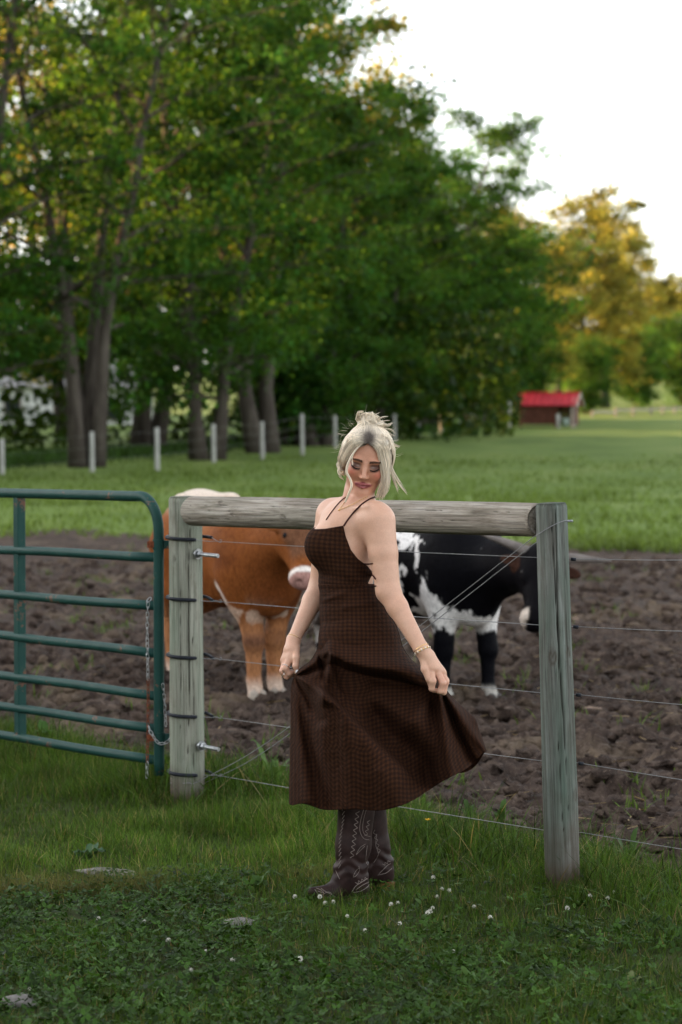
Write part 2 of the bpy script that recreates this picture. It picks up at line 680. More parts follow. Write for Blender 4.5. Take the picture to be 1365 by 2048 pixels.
sub_ground("paddock_mud", sel_mud, m_mud)
sub_ground("lawn_ground", sel_lawn, m_lawn)
sub_ground("pasture_ground", sel_past, m_past)

# ---------------------------------------------------------------- clods and stones in the mud
rng = np.random.default_rng(3)


def blob(seed, n=10, m=7, rough=0.35, ang=0.0):
    a = np.linspace(0, 2 * math.pi, n, endpoint=False); e = np.linspace(-1, 1, m) * math.pi / 2
    A, E = np.meshgrid(a, e)
    d = np.stack([np.cos(E) * np.cos(A), np.cos(E) * np.sin(A), np.sin(E)], -1).reshape(-1, 3)
    r = 1 + rough * fbm(d * 1.7 + seed * 9.1, seed, 3)
    V = d * r[:, None]
    if ang:
        V = V + ang * np.stack([vnoise(d * 2.3 + seed * 3.7 + k * 5, seed + k) for k in range(3)], -1)
    i, j = np.meshgrid(np.arange(m - 1), np.arange(n), indexing='ij')
    F = np.stack([i * n + j, i * n + (j + 1) % n, (i + 1) * n + (j + 1) % n, (i + 1) * n + j], -1).reshape(-1, 4)
    return V, F


NC = 22000
cx_ = rng.uniform(-3.2, 3.2, NC); t_ = rng.uniform(0, 1, NC) ** 1.7
cy_ = 9.0 + t_ * 22; cx_ = cx_ * (0.55 + cy_ / 18)
ok = mud_at(cx_, cy_) > 0.6
cx_, cy_ = cx_[ok], cy_[ok]
sz = 0.007 + 0.046 * rng.random(len(cx_)) ** 4.0 * (0.6 + cy_ / 30)
protos = [blob(k, 8, 6, 0.5, 0.55) for k in range(14)]
parts = []
cz_ = ground_z(cx_, cy_)
for k in range(len(cx_)):
    V, F = protos[k % 14]
    a = rng.uniform(0, 6.28); s = sz[k] * rng.uniform(0.7, 1.3, 3) * np.array([1.25, 1.25, 0.75])
    parts.append(((V @ rotz(a).T) * s + np.array([cx_[k], cy_[k], cz_[k] + s[2] * 0.25]), F))
V, F = merge(parts)
tag(obj("mud_clods", V, F, m_mud), "dark brown crumbled clods strewn over the muddy paddock", "soil", kind="stuff")

# ---------------------------------------------------------------- lawn grass
m_grass = leaf_mat("grass_blade", 0.35, 0.5, 0.3, 3.0, (1.2, 1.15, 0.5))


def lawn_points(n, xr, yr):
    x = rng.uniform(*xr, n); y = rng.uniform(*yr, n)
    ok = (mud_at(x, y) < 0.35)
    return x[ok], y[ok]


def grass(name, label, x, y, h, w, c0, c1, lean, curl, levels=3, drop=0.0):
    pos = np.stack([x, y, ground_z(x, y) - 0.004], -1)
    V, F, C = blades(pos, h, w, rng, c0, c1, lean, curl, levels)
    o = obj(name, V, F, m_grass, cols=C, smooth=True)
    return tag(o, label, "grass", kind="stuff")


def green(n, base, spread=0.3, yellow=0.0):
    k = rng.normal(1, spread, n).clip(0.4, 1.9)[:, None]
    c = np.array(base)[None] * k
    yv = (rng.random(n) < yellow)[:, None]
    return np.where(yv, np.array([[0.22, 0.17, 0.08]]) * k, c)


# clump field decides where the lawn is taller
x, y = lawn_points(440000, (-2.6, 2.8), (5.6, 13.2))
cl = fbm(np.stack([x * 2.2, y * 2.2, 0 * x], -1), 77, 3)
fsx = fence_s(x, y)
strip = sstep(-0.55, 0.0, fsx) * (1 - sstep(0.75, 1.1, fsx))
midb = np.exp(-((y - 9.3) / 0.55) ** 2) * (x < 0.05)          # brighter taller band left of the boots
keep = rng.random(len(x)) < 0.36 + 0.34 * sstep(-0.3, 0.4, cl) + 0.3 * strip + 0.25 * midb + 0.3 * sstep(9.4, 10.2, y)
x, y, cl, strip, midb = x[keep], y[keep], cl[keep], strip[keep], midb[keep]
strip = strip * (1 - np.clip(1.6 * np.exp(-(((x - 0.80) / 0.11) ** 2 + ((y - 8.55) / 0.14) ** 2)), 0, 1))
h = (0.030 + 0.030 * rng.random(len(x))) * (1 + 0.9 * cl) * (1 + 0.4 * sstep(9.4, 10.4, y)) + strip * 0.07 * rng.random(len(x)) + midb * 0.05 * rng.random(len(x))
w = rng.uniform(0.0016, 0.0034, len(x))
c1 = green(len(x), (0.057, 0.106, 0.014), 0.40, 0.09)
c1 = c1 * (1 + 0.45 * midb + 0.15 * strip)[:, None]
dry = np.exp(-((y - 8.75 - 0.1 * x) / 0.2) ** 2) * sstep(0.0, 0.3, fbm(np.stack([x * 3, y * 3, 0 * x], -1), 78, 2) + 0.15) * (x < 0.1)
c1 = c1 * (1 - 0.55 * dry[:, None]) + np.array([0.17, 0.125, 0.06]) * 0.55 * dry[:, None]
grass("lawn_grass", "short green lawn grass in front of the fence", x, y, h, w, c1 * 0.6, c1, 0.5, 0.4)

# long grass along the fence, round the posts and under the gate
x, y = lawn_points(60000, (-2.6, 2.8), (7.6, 13.4))
fsx = fence_s(x, y)
tuft = fbm(np.stack([x * 2.6, y * 2.6, 0 * x], -1), 91, 2)
pr = np.exp(-((fsx - 0.25) / 0.32) ** 2) * (0.45 + 1.1 * sstep(-0.1, 0.4, tuft))
pr += 0.9 * np.exp(-(((x - 0.92) / 0.22) ** 2 + ((y - 8.85) / 0.28) ** 2)) + 0.8 * np.exp(-(((x + 0.55) / 0.25) ** 2 + ((y - 10.8) / 0.3) ** 2))
pr += 0.8 * np.exp(-(((x - 0.35) / 0.3) ** 2 + ((y - 9.55) / 0.25) ** 2))
bare = np.exp(-(((x - 0.80) / 0.09) ** 2 + ((y - 8.58) / 0.10) ** 2)) + np.exp(-(((x + 0.68) / 0.09) ** 2 + ((y - 10.55) / 0.10) ** 2))
keep = (rng.random(len(x)) < pr * 0.5) & (bare < 0.3)
x, y = x[keep], y[keep]
h = rng.uniform(0.09, 0.26, len(x)) * (0.7 + 0.5 * rng.random(len(x)))
w = rng.uniform(0.003, 0.0062, len(x))
c1 = green(len(x), (0.048, 0.094, 0.014), 0.40, 0.05)
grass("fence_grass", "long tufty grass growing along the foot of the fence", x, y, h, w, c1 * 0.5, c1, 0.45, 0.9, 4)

# straw lying on the mud and dry stalks in the lawn
n = 5200
x = rng.uniform(-3.4, 3.6, n); y = 9.2 + 16 * rng.random(n) ** 1.5
cl = fbm(np.stack([x * 0.8, y * 0.5, 0 * x], -1), 171, 3)
keep = (mud_at(x, y) > 0.5) & (rng.random(n) < 0.25 + 1.6 * np.clip(cl, 0, 1)); x, y = x[keep], y[keep]; n = len(x)
a = rng.uniform(0, 6.28, n); L = rng.uniform(0.02, 0.075, n); W = rng.uniform(0.0015, 0.004, n)
d = np.stack([np.cos(a), np.sin(a), rng.normal(0.05, 0.15, n)], -1) * L[:, None]; s = np.stack([-np.sin(a), np.cos(a), 0 * a], -1) * W[:, None]
c_ = np.stack([x, y, ground_z(x, y) + 0.008], -1)
V = np.stack([c_ - d - s, c_ + d - s, c_ + d + s + np.array([0, 0, 0.003]), c_ - d + s + np.array([0, 0, 0.003])], 1).reshape(-1, 3)
C = np.repeat(np.array([0.26, 0.19, 0.11]) * rng.uniform(0.4, 1.2, (n, 1)), 4, 0)
tag(obj("straw_litter", V, (np.arange(n) * 4)[:, None] + np.array([[0, 1, 2, 3]]), m_grass, cols=C), "bits of pale straw trodden into the muddy paddock", "straw", kind="stuff")

# loose tufts on the mud
x = rng.uniform(-3.5, 4.0, 260); y = 10 + 26 * rng.random(260) ** 1.2
xs = (x[:, None] + rng.normal(0, 0.07, (260, 16))).ravel(); ys = (y[:, None] + rng.normal(0, 0.09, (260, 16))).ravel()
ok = mud_at(xs, ys) > 0.4; xs, ys = xs[ok], ys[ok]
c1 = green(len(xs), (0.10, 0.165, 0.03), 0.3)
grass("paddock_weeds", "sparse green shoots sprouting from the muddy paddock", xs, ys, rng.uniform(0.04, 0.12, len(xs)), rng.uniform(0.006, 0.012, len(xs)), c1 * 0.6, c1, 0.5, 0.6)

# pasture tufts
n = 70000
y = 33 + 62 * rng.random(n) ** 1.4; x = rng.uniform(-0.27, 0.24, n) * y
edge = 36.5 + 5.0 * fbm(np.stack([x * 0.22, y * 0.12, 0 * x], -1), 9, 4)
cl = fbm(np.stack([x * 0.5, y * 0.25, 0 * x], -1), 101, 3)
keep = (y > edge - 1.0) & (rng.random(n) < 0.55 + 0.7 * cl)
x, y, cl = x[keep], y[keep], cl[keep]
n = len(x)
h = rng.uniform(0.07, 0.17, n) * (1 + 0.8 * np.clip(cl, -0.4, 1)); w = rng.uniform(0.02, 0.045, n)
c1 = green(n, (0.130, 0.192, 0.040), 0.2)
c1 = c1 * (1 - 0.25 * np.clip(cl, 0, 1))[:, None]
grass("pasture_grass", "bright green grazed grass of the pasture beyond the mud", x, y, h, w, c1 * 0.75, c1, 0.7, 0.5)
# rank grass under the far wire fence and the wood's edge
n = 26000
t = rng.random(n)
y = 80 + 64 * t; x = -13 + 22 * t + rng.normal(0, 0.8, n)
y += rng.uniform(0, 8, n)
c1 = green(n, (0.045, 0.098, 0.02), 0.3)
grass("hedge_grass", "rank dark grass below the far line of fence posts", x, y, rng.uniform(0.12, 0.55, n) * (1 - 0.6 * t), rng.uniform(0.03, 0.07, n), c1 * 0.6, c1, 0.35, 0.5)

# ---------------------------------------------------------------- clover carpet
m_clover = leaf_mat("clover_leaf", 0.25, 0.5, 0.25, 6.0, (1.1, 1.15, 0.5))
x, y = lawn_points(68000, (-2.5, 2.7), (5.6, 10.2))
cl = fbm(np.stack([x * 1.8, y * 1.8, 0 * x], -1), 123, 3)
front = 1 - sstep(8.6, 9.4, y - 0.25 * x)
keep = rng.random(len(x)) < (0.10 + 0.75 * sstep(-0.25, 0.35, cl)) * front * 0.62
x, y = x[keep], y[keep]; n = len(x)
zz = ground_z(x, y) + rng.uniform(0.015, 0.052, n)
R0 = rng.uniform(0.0065, 0.0135, n)
a0 = rng.uniform(0, 6.28, n)
tilt = rng.normal(0, 0.4, (n, 2))
Vs = []; Cs = []
cbase = green(n, (0.031, 0.067, 0.011), 0.40)
cen = np.stack([x, y, zz], -1)
for L in range(3):
    aa = a0 + L * 2 * math.pi / 3
    d = np.stack([np.cos(aa), np.sin(aa)], -1); s = np.stack([-d[:, 1], d[:, 0]], -1)
    for (u, v_) in ((0, 0), (0.75, 0.55), (1.55, 0.42), (1.7, 0.0), (1.55, -0.42), (0.75, -0.55)):
        xy = (d * u + s * v_) * R0[:, None]
        zq = (xy * tilt).sum(-1) - 0.12 * R0 * abs(v_) * 2 + (0.25 * R0 if v_ == 0 and u > 0 else 0)
        Vs.append(np.stack([cen[:, 0] + xy[:, 0], cen[:, 1] + xy[:, 1], cen[:, 2] + zq], -1))
        Cs.append(cbase * (1.25 if u == 0.75 else 0.9))
V = np.stack(Vs, 1).reshape(-1, 3); C = np.stack(Cs, 1).reshape(-1, 3)
bidx = (np.arange(n) * 18)[:, None]
F = np.concatenate([bidx + np.array([[6 * L, 6 * L + 1, 6 * L + 2, 6 * L + 3]]) for L in range(3)] +
                   [bidx + np.array([[6 * L, 6 * L + 3, 6 * L + 4, 6 * L + 5]]) for L in range(3)])
tag(obj("clover_patch", V, F, m_clover, cols=C), "low carpet of clover leaves covering the near lawn", "clover", kind="stuff")
# broad plantain-like leaves among the clover
x, y = lawn_points(1500, (-2.3, 2.5), (6.3, 9.3)); n = len(x)
keep = rng.random(n) < 0.6; x, y = x[keep], y[keep]; n = len(x)
az = rng.uniform(0, 6.28, n); L = rng.uniform(0.022, 0.052, n); W = L * rng.uniform(0.3, 0.5, n)
d = np.stack([np.cos(az), np.sin(az), rng.uniform(0.1, 0.9, n)], -1); s = np.stack([-np.sin(az), np.cos(az), 0 * az], -1)
b0 = np.stack([x, y, ground_z(x, y) + rng.uniform(0.005, 0.03, n)], -1)
prof = [(0, 0.0), (0.3, 0.8), (0.65, 1.0), (1.0, 0.0)]
Vs = []
for (u, w_) in prof:
    c_ = b0 + d * (L * u)[:, None] - np.array([0, 0, 1.0]) * (L * 0.35 * u * u)[:, None]
    Vs += [c_ - s * (W * w_ * 0.5 + 0.001)[:, None], c_ + s * (W * w_ * 0.5 + 0.001)[:, None]]
V = np.stack(Vs, 1).reshape(-1, 3); C = np.repeat(green(n, (0.055, 0.105, 0.02), 0.3), 8, 0)
bidx = (np.arange(n) * 8)[:, None]
F = np.concatenate([bidx + np.array([[2 * k, 2 * k + 1, 2 * k + 3, 2 * k + 2]]) for k in range(3)])
tag(obj("broadleaf_weeds", V, F, m_clover, cols=C), "scattered small broad weed leaves among the near clover", "weeds", kind="stuff")
# ================================================================ fence, gate
def wood(name, base, dark, light, green_amt, zscale, axis=2, seed=0.0):
    m, nt, b = mat(name)
    sc = [26, 26, 26]; sc[axis] = zscale
    lc = attr(nt, "lc", "Vector")

    def scaled(sv):
        mp = nt.nodes.new("ShaderNodeMapping"); mp.inputs["Scale"].default_value = sv
        nt.links.new(lc, mp.inputs["Vector"]); return mp.outputs[0]
    v = scaled((40, 40, zscale)); v1 = scaled((9, 9, 1.6)); v2 = scaled((170, 170, 3.0))
    g = noise(nt, 1.0, v, 6, 0.6, 0.6)
    fine = noise(nt, 1.0, v2, 5, 0.7)
    big = noise(nt, 1.3, v1, 4, 0.6)
    c = ramp(nt, g, [(0.28, dark), (0.5, base), (0.74, light)])
    c = mix(nt, ramp(nt, fine, [(0.34, (0.8,) * 3), (0.5, (0, 0, 0))]), c, tuple(x * 0.3 for x in base))
    st = noise(nt, 1.0, scaled((22, 22, 9)), 6, 0.7)
    c = mix(nt, ramp(nt, st, [(0.52, (0, 0, 0)), (0.75, (0.6, 0.6, 0.6))]), c, (base[0] * 0.5, base[1] * 0.43, base[2] * 0.38))
    c = mix(nt, math_n(nt, 'MULTIPLY', ramp(nt, big, [(0.4, (0, 0, 0)), (0.65, (1, 1, 1))]), green_amt), c, (base[0] * 0.55, base[1] * 0.78, base[2] * 0.68))
    crack = attr(nt, "crack", "Fac")
    c = mix(nt, crack, c, (0.03, 0.025, 0.02))
    knot = attr(nt, "knot", "Fac")
    c = mix(nt, knot, c, (0.055, 0.040, 0.030))
    soil = attr(nt, "soil", "Fac")
    c = mix(nt, soil, c, (0.062, 0.036, 0.023))
    nt.links.new(c, b.inputs["Base Color"])
    b.inputs["Roughness"].default_value = 0.85
    b.inputs["Specular IOR Level"].default_value = 0.10
    bump(nt, b, math_n(nt, 'ADD', g, math_n(nt, 'MULTIPLY', fine, 1.2)), 0.55, 0.006)
    return m


def log_mesh(p0, p1, r0, r1, seed, cracks=(), knots=(), ns=112, nz=130, soil_h=0.0):
    """Round timber from p0 to p1 with splits, knots and worn ends."""
    p0 = np.array(p0, float); p1 = np.array(p1, float)
    L = np.linalg.norm(p1 - p0); T = (p1 - p0) / L
    X = np.cross(T, [0, 1.0, 0]); X /= np.linalg.norm(X)      # local axes: X right-ish, Yb toward the camera
    Yb = np.cross(X, T)
    if Yb[1] > 0: X, Yb = -X, -Yb
    if X[0] < 0 and abs(T[2]) > 0.5: X = -X
    t = np.linspace(0, 1, nz); a = np.linspace(0, 2 * math.pi, ns, endpoint=False)
    TT, AA = np.meshgrid(t, a, indexing='ij')
    TT = TT.ravel(); AA = AA.ravel()
    q = np.stack([np.cos(AA) * 1.1, np.sin(AA) * 1.1, TT * L * 1.6], -1)
    r = (r0 + (r1 - r0) * TT) * (1 + 0.035 * fbm(q + seed * 13, seed, 3)) + 0.0012 * fbm(q * np.array([9, 9, 1.0]), seed + 5, 3)
    e = np.minimum(TT, 1 - TT) * L
    r *= 1 - 0.10 * np.exp(-(e / 0.006) ** 2)
    ck = np.zeros_like(r); kn = np.zeros_like(r)
    for (t0, t1, a0, a1, wd, dp) in cracks:
        ac = a0 + (a1 - a0) * (TT - t0) / (t1 - t0) + 0.07 * fbm(np.stack([TT * L * 7, 0 * TT, 0 * TT + seed], -1), seed + 8, 3)
        da = np.abs((AA - ac + math.pi) % (2 * math.pi) - math.pi) * r0
        wl = wd * (0.35 + 0.65 * np.sin(math.pi * np.clip((TT - t0) / (t1 - t0), 0, 1))) * (0.7 + 0.5 * fbm(np.stack([TT * L * 11, 0 * TT, 0 * TT + 3], -1), seed + 9, 2))
        m_ = ((TT > t0) & (TT < t1)) * np.exp(-(da / np.maximum(wl, 1e-4)) ** 2)
        r -= dp * m_; ck = np.maximum(ck, m_)
    for (tk, ak, rk) in knots:
        da = ((AA - ak + math.pi) % (2 * math.pi) - math.pi) * r0
        dz = (TT - tk) * L
        dd = np.sqrt(da ** 2 + (dz * 0.6) ** 2) / rk
        r += 0.004 * np.exp(-(dd * 0.8) ** 2) - 0.004 * np.exp(-(dd * 2.2) ** 2)
        kn = np.maximum(kn, 0.95 * np.exp(-(dd * 1.4) ** 4) * (0.6 + 0.4 * np.cos(dd * 12)))
    V = p0 + T * (TT * L)[:, None] + r[:, None] * (np.cos(AA)[:, None] * X + np.sin(AA)[:, None] * Yb)
    i, j = np.meshgrid(np.arange(nz - 1), np.arange(ns), indexing='ij')
    F = np.stack([i * ns + j, i * ns + (j + 1) % ns, (i + 1) * ns + (j + 1) % ns, (i + 1) * ns + j], -1).reshape(-1, 4)
    if np.dot(np.cross(X, Yb), T) < 0: F = F[:, ::-1]
    # end faces: concentric rings with radial checks
    ckl, knl = [ck], [kn]
    Vl = [V]; Fl = [F]; nv = len(V)
    for end, s in ((0, -1), (nz - 1, 1)):
        ring = np.arange(ns) + end * ns
        prev = ring; c = V[ring].mean(0)
        for k, fr in enumerate((0.82, 0.5, 0.2)):
            cur = nv + np.arange(ns); nv += ns
            pts = c + (V[ring] - c) * fr + T * s * 0.003 * (1 - fr) + T * 0.0015 * fbm(np.stack([np.cos(a) * 3, np.sin(a) * 3, 0 * a + k], -1), seed + 3, 2)[:, None]
            Vl.append(pts); ckl.append(0.25 * (np.sin(a * 5 + seed) > 0.93) + 0.12 * (k % 2)); knl.append(0 * a + 0.25)
            j = np.arange(ns); j2 = (j + 1) % ns
            Fl.append(np.stack([prev[j], prev[j2], cur[j2], cur[j]], -1)); prev = cur
        Vl.append(c[None]); ckl.append([0.4]); knl.append([0.4])
        j = np.arange(ns); j2 = (j + 1) % ns
        Fl.append(np.stack([prev[j], prev[j2], 0 * j + nv], -1)); nv += 1
    V = np.concatenate(Vl); ck = np.concatenate(ckl); kn = np.concatenate(knl)
    q4 = np.concatenate([f for f in Fl if f.shape[1] == 4]); q3 = np.concatenate([f for f in Fl if f.shape[1] == 3])
    so = np.zeros(len(V))
    if soil_h > 0:
        so = np.clip(1 - (V[:, 2] - 0.02) / soil_h + 0.35 * fbm(V * 9, seed + 6, 3), 0, 1) * 0.9
    w_ = V - p0; al = w_ @ T
    lcv = np.stack([w_ @ X, w_ @ Yb, al], -1) + np.array([seed * 1.7, seed * 0.9, seed * 2.3])
    return V, [q4, q3], dict(crack=np.clip(ck, 0, 1), knot=kn, soil=so, lc=lcv)


m_postL = wood("treated_post_wood", (0.235, 0.238, 0.195), (0.125, 0.122, 0.10), (0.33, 0.33, 0.28), 0.45, 2.2)
m_postR = wood("weathered_post_wood", (0.145, 0.152, 0.137), (0.060, 0.052, 0.043), (0.225, 0.25, 0.232), 0.7, 1.8)
YL, YR = 10.70, 8.72
aL0, aL1 = P(376, 1612, YL), P(371, 993, YL)
aR0, aR1 = P(1131, 1785, YR), P(1103, 1006, YR)
aL0[2] = -0.25; aR0[2] = -0.25
V, F, A = log_mesh(aL0, aL1, 0.0765, 0.0735, 3, cracks=[(0.30, 0.985, 1.42, 1.25, 0.0022, 0.012), (0.2, 0.62, 1.05, 1.12, 0.0014, 0.006), (0.72, 1.0, 0.5, 0.42, 0.0016, 0.008), (0.35, 0.8, 1.9, 1.82, 0.0010, 0.004)], knots=[(0.83, 2.2, 0.012)], soil_h=0.16)
postL = obj("gate_post", V, F, m_postL, base=(aL0[0], YL, 0), attrs=A)
tag(postL, "thick pale round fence post wrapped in black tubing beside the gate", "fence post")
V, F, A = log_mesh(aR0, aR1, 0.064, 0.0575, 7, cracks=[(0.33, 0.995, 1.15, 1.75, 0.0022, 0.013), (0.62, 1.0, 1.5, 1.42, 0.0035, 0.010), (0.18, 0.5, 1.45, 1.7, 0.0016, 0.007), (0.5, 0.97, 0.95, 0.85, 0.0012, 0.005)], knots=[(0.665, 1.85, 0.026), (0.672, 0.85, 0.018), (0.36, 0.62, 0.020)], soil_h=0.3)
postR = obj("brace_post", V, F, m_postR, base=(aR0[0], YR, 0), attrs=A)
tag(postR, "leaning grey-green cracked round fence post right of the woman", "fence post")

m_rail = wood("silvered_rail_wood", (0.29, 0.255, 0.215), (0.10, 0.08, 0.062), (0.48, 0.45, 0.405), 0.1, 2.4)
r0_ = P(384, 1022, YL - 0.13); r1_ = P(1078, 1040, YR + 0.035)
V, F, A = log_mesh(r0_, r1_, 0.0655, 0.0605, 11, cracks=[(0.55, 0.99, 0.35, 0.25, 0.0022, 0.012), (0.02, 0.55, 1.15, 1.0, 0.0013, 0.006), (0.1, 0.42, 1.7, 1.62, 0.0014, 0.006), (0.6, 0.9, 1.25, 1.5, 0.0012, 0.005), (0.02, 0.98, 2.05, 2.1, 0.0012, 0.004), (0.3, 0.7, 0.7, 0.6, 0.0010, 0.004)], knots=[(0.34, 1.4, 0.018), (0.13, 2.3, 0.014), (0.18, 1.5, 0.012)], nz=200)
rail = obj("brace_rail", V, F, m_rail, base=(r0_ + r1_) / 2 * np.array([1, 1, 0]) + np.array([0, 0, 1.2]), attrs=A)
for sub in rail.data.materials: pass
tag(rail, "horizontal weathered log rail joining the two round posts behind the woman", "fence rail")

# metals
m_galv = simple("galvanised_steel", (0.36, 0.37, 0.38), 0.38, 0.85, 0.3, 60, 0.2, 0.001)
m_wire = simple("wire_steel", (0.22, 0.22, 0.225), 0.55, 0.3, 0.2, 200)
m_rubber = simple("black_tubing", (0.018, 0.02, 0.026), 0.42, 0, 0.3, 40)
m_rust = simple("rusty_steel", (0.16, 0.05, 0.025), 0.85, 0.2, 0.5, 120, 0.4, 0.002)


def hexnut(c, ax, r, t):
    ax = np.array(ax, float); ax /= np.linalg.norm(ax)
    a = np.cross(ax, [0, 0, 1.0]); a /= np.linalg.norm(a); bq = np.cross(ax, a)
    th = np.arange(6) * math.pi / 3
    ring = np.cos(th)[:, None] * a + np.sin(th)[:, None] * bq
    V = np.concatenate([c - ax * t / 2 + ring * r * 0.92, c - ax * t * 0.35 + ring * r, c + ax * t * 0.35 + ring * r, c + ax * t / 2 + ring * r * 0.92, [c - ax * t / 2], [c + ax * t / 2]])
    j = np.arange(6); j2 = (j + 1) % 6
    Q = np.concatenate([np.stack([k * 6 + j, k * 6 + j2, k * 6 + 6 + j2, k * 6 + 6 + j], -1) for k in range(3)])
    T = np.concatenate([np.stack([j2, j, 0 * j + 24], -1), np.stack([18 + j, 18 + j2, 0 * j + 25], -1)])
    return V, [Q, T]


def bolt(pxa, pya, pxb, pyb, Ya, Yb, parent):
    a = P(pxa, pya, Ya); b_ = P(pxb, pyb, Yb)
    d = (b_ - a) / np.linalg.norm(b_ - a)
    n = 44; t = np.linspace(0, 1, n)
    pts = a - d * 0.03 + (b_ - a + d * 0.03) * t[:, None]
    rr = 0.0085 + 0.0007 * (np.arange(n) % 2)
    V, F = tube(pts, rr, 14)
    o = obj("hinge_bolt", V, F, m_galv, parent, smooth=False)
    V, F = hexnut(a + d * 0.010, d, 0.017, 0.014)
    obj("nut", V, F, m_galv, o, smooth=False)
    V, F = tube([a - d * 0.004, a + d * 0.001], [0.024, 0.024], 24)
    obj("washer", V, F, m_galv, o, smooth=False)


bolt(397, 1108, 437, 1112, YL - 0.068, YL - 0.13, postL)
bolt(404, 1492, 438, 1499, YL - 0.068, YL - 0.13, postL)
# brace pin near the top of the right post
pa = P(1134, 1042, YR); V, F = tube([pa - np.array([0.05, 0, 0]), pa + np.array([0.022, 0, 0.0])], 0.0045, 10)
obj("brace_pin", V, F, m_galv, postR, smooth=False)

# five line wires with black tubing where they go round the gate post
wl = [(1080, 1115, 1117.5), (1200, 1250, 1260), (1315, 1386, 1407), (1432, 1523, 1558), (1548, 1662, 1697)]
ordinal = ["topmost", "second from top", "middle", "fourth from top", "lowest"]
for k, (yl, yr, yo) in enumerate(wl):
    zc = P(371, yl - 4, YL)[2]
    kL = P(408, yl + 2, YL - 0.02)
    kR = P(1072 + k * 7, yr, YR + 0.055) ; kR2 = P(1144 + k * 5, yr + 3, YR + 0.045)
    out = P(1500, yo + (yo - yr) * 0.6, YR - 0.45)
    axy = aL0[:2] + (aL1[:2] - aL0[:2]) * ((zc - aL0[2]) / (aL1[2] - aL0[2]))
    # loop of tubing round the post: from the front right third, over the front, round the back, off to the right
    ang = np.radians(np.linspace(-55, -250, 26))
    R = 0.0755 + 0.0075
    loop = np.stack([axy[0] + R * np.cos(ang), axy[1] + R * np.sin(ang), zc + 0.006 * np.linspace(1, -1, 26) * 0 + 0.012 * (np.linspace(0, 1, 26) - 0.1)], -1)
    loop[:, 2] = zc + 0.008 * np.linspace(-0.6, 1.2, 26)
    tail_a = P(409, yl - 7, YL + 0.07); tail_b = P(424 + k, yl + (2 if k else -5), YL + 0.04)
    if k: tail_b = P(427, yl + 2, YL + 0.02)
    w_start = P(386, yl - 2, YL - 0.079)
    splice = P(438, yl + 3, YL - 0.02)
    pts = np.concatenate([resample([w_start, kL, splice], 8), resample([splice, (splice + kR) / 2 - np.array([0, 0, 0.004]), kR], 14)[1:],
                          resample([kR, P(1108 + k * 6, yr + 1, YR + 0.074), kR2], 8)[1:], resample([kR2, (kR2 + out) / 2 - np.array([0, 0, 0.003]), out], 10)[1:]])
    V, F = tube(pts, 0.00135, 8)
    w = obj("fence_wire", V, F, m_wire, base=kL)
    tag(w, f"{ordinal[k]} of the five thin steel wires strung between the posts", "fence wire", "line wires of the paddock fence")
    V, F = tube(loop, 0.0078, 12)
    obj("tubing", V, F, m_rubber, w)
    V, F = tube(resample([loop[-1], tail_a, tail_b], 10), 0.0072, 12)
    obj("tubing", V, F, m_rubber, w)
    # twisted tail of the knot
    hk = resample([tail_b, splice + np.array([-0.01, 0, 0.004]), splice + np.array([0.008, -0.006, -0.004]), splice + np.array([0.012, -0.008, 0.006]), splice + np.array([0.004, -0.009, 0.008])], 18)
    V, F = tube(hk, 0.0016, 8)
    obj("wire_hook", V, F, m_wire, w)
    if k < 4:
        V, F = tube([kR2 + np.array([-0.004, -0.01, 0.0]), kR2 + np.array([0.014, -0.014, -0.001])], 0.0065, 12)
        obj("insulator", V, F, m_rubber, w)

# diagonal brace wire: two strands from the pin down to the foot of the gate post
top = P(1136, 1043, YR - 0.02); low = P(380, 1568, YL + 0.0)
mid = P(845, 1252, (YR + YL) / 2 - 0.25)
bw = None
fr = np.linspace(0, 1, 30)[:, None]
strA = [P(1140, 1043, YR - 0.005), P(1128, 1042, YR - 0.055), P(1104, 1052, YR - 0.068), P(1068, 1074, YR - 0.03)]
pA = np.concatenate([resample(strA, 10), resample([strA[-1], P(845, 1248, YR + 0.6), P(545, 1478, YR + 1.62), P(402, 1560, YL - 0.085), P(378, 1566, YL - 0.09), P(341, 1566, YL - 0.03)], 30)[1:]])
strB = [P(1132, 1047, YR + 0.05), P(1068, 1088, YR + 0.05)]
pB = np.concatenate([resample(strB, 4), resample([strB[-1], P(845, 1262, YR + 0.66), P(540, 1496, YR + 1.7), P(402, 1570, YL + 0.06)], 30)[1:]])
V, F = merge([tube(pA, 0.0016, 8), tube(pB, 0.0016, 8)])
V_, F_ = tube(pA, 0.0016, 8); bw = obj("brace_wire", V_, F_, m_wire, base=pA[0])
V_, F_ = tube(pB, 0.0016, 8); obj("return_strand", V_, F_, m_wire, bw)
tag(bw, "doubled diagonal wire running down from the top of the right post", "brace wire")

# ---------------------------------------------------------------- gate
m_gate, nt, b = mat("green_gate_paint")
v = coords(nt)
n1 = noise(nt, 9.0, v, 6, 0.65); n2 = noise(nt, 70.0, v, 4, 0.6)
c = ramp(nt, n1, [(0.3, (0.006, 0.034, 0.030)), (0.7, (0.011, 0.052, 0.043))])
c = mix(nt, ramp(nt, math_n(nt, 'ADD', math_n(nt, 'MULTIPLY', n1, 0.75), math_n(nt, 'MULTIPLY', n2, 0.25)), [(0.585, (0, 0, 0)), (0.62, (0.9, 0.9, 0.9))]), c, (0.14, 0.062, 0.040))
c = mix(nt, ramp(nt, n2, [(0.70, (0, 0, 0)), (0.76, (0.5, 0.5, 0.5))]), c, (0.12, 0.17, 0.155))
nt.links.new(c, b.inputs["Base Color"]); b.inputs["Roughness"].default_value = 0.55
b.inputs["Specular IOR Level"].default_value = 0.16
bump(nt, b, n2, 0.15, 0.002)
gR = np.array([P(318, 1200, 10.78)[0], 10.78]); gL = np.array([P(0, 1200, 11.9)[0], 11.9])
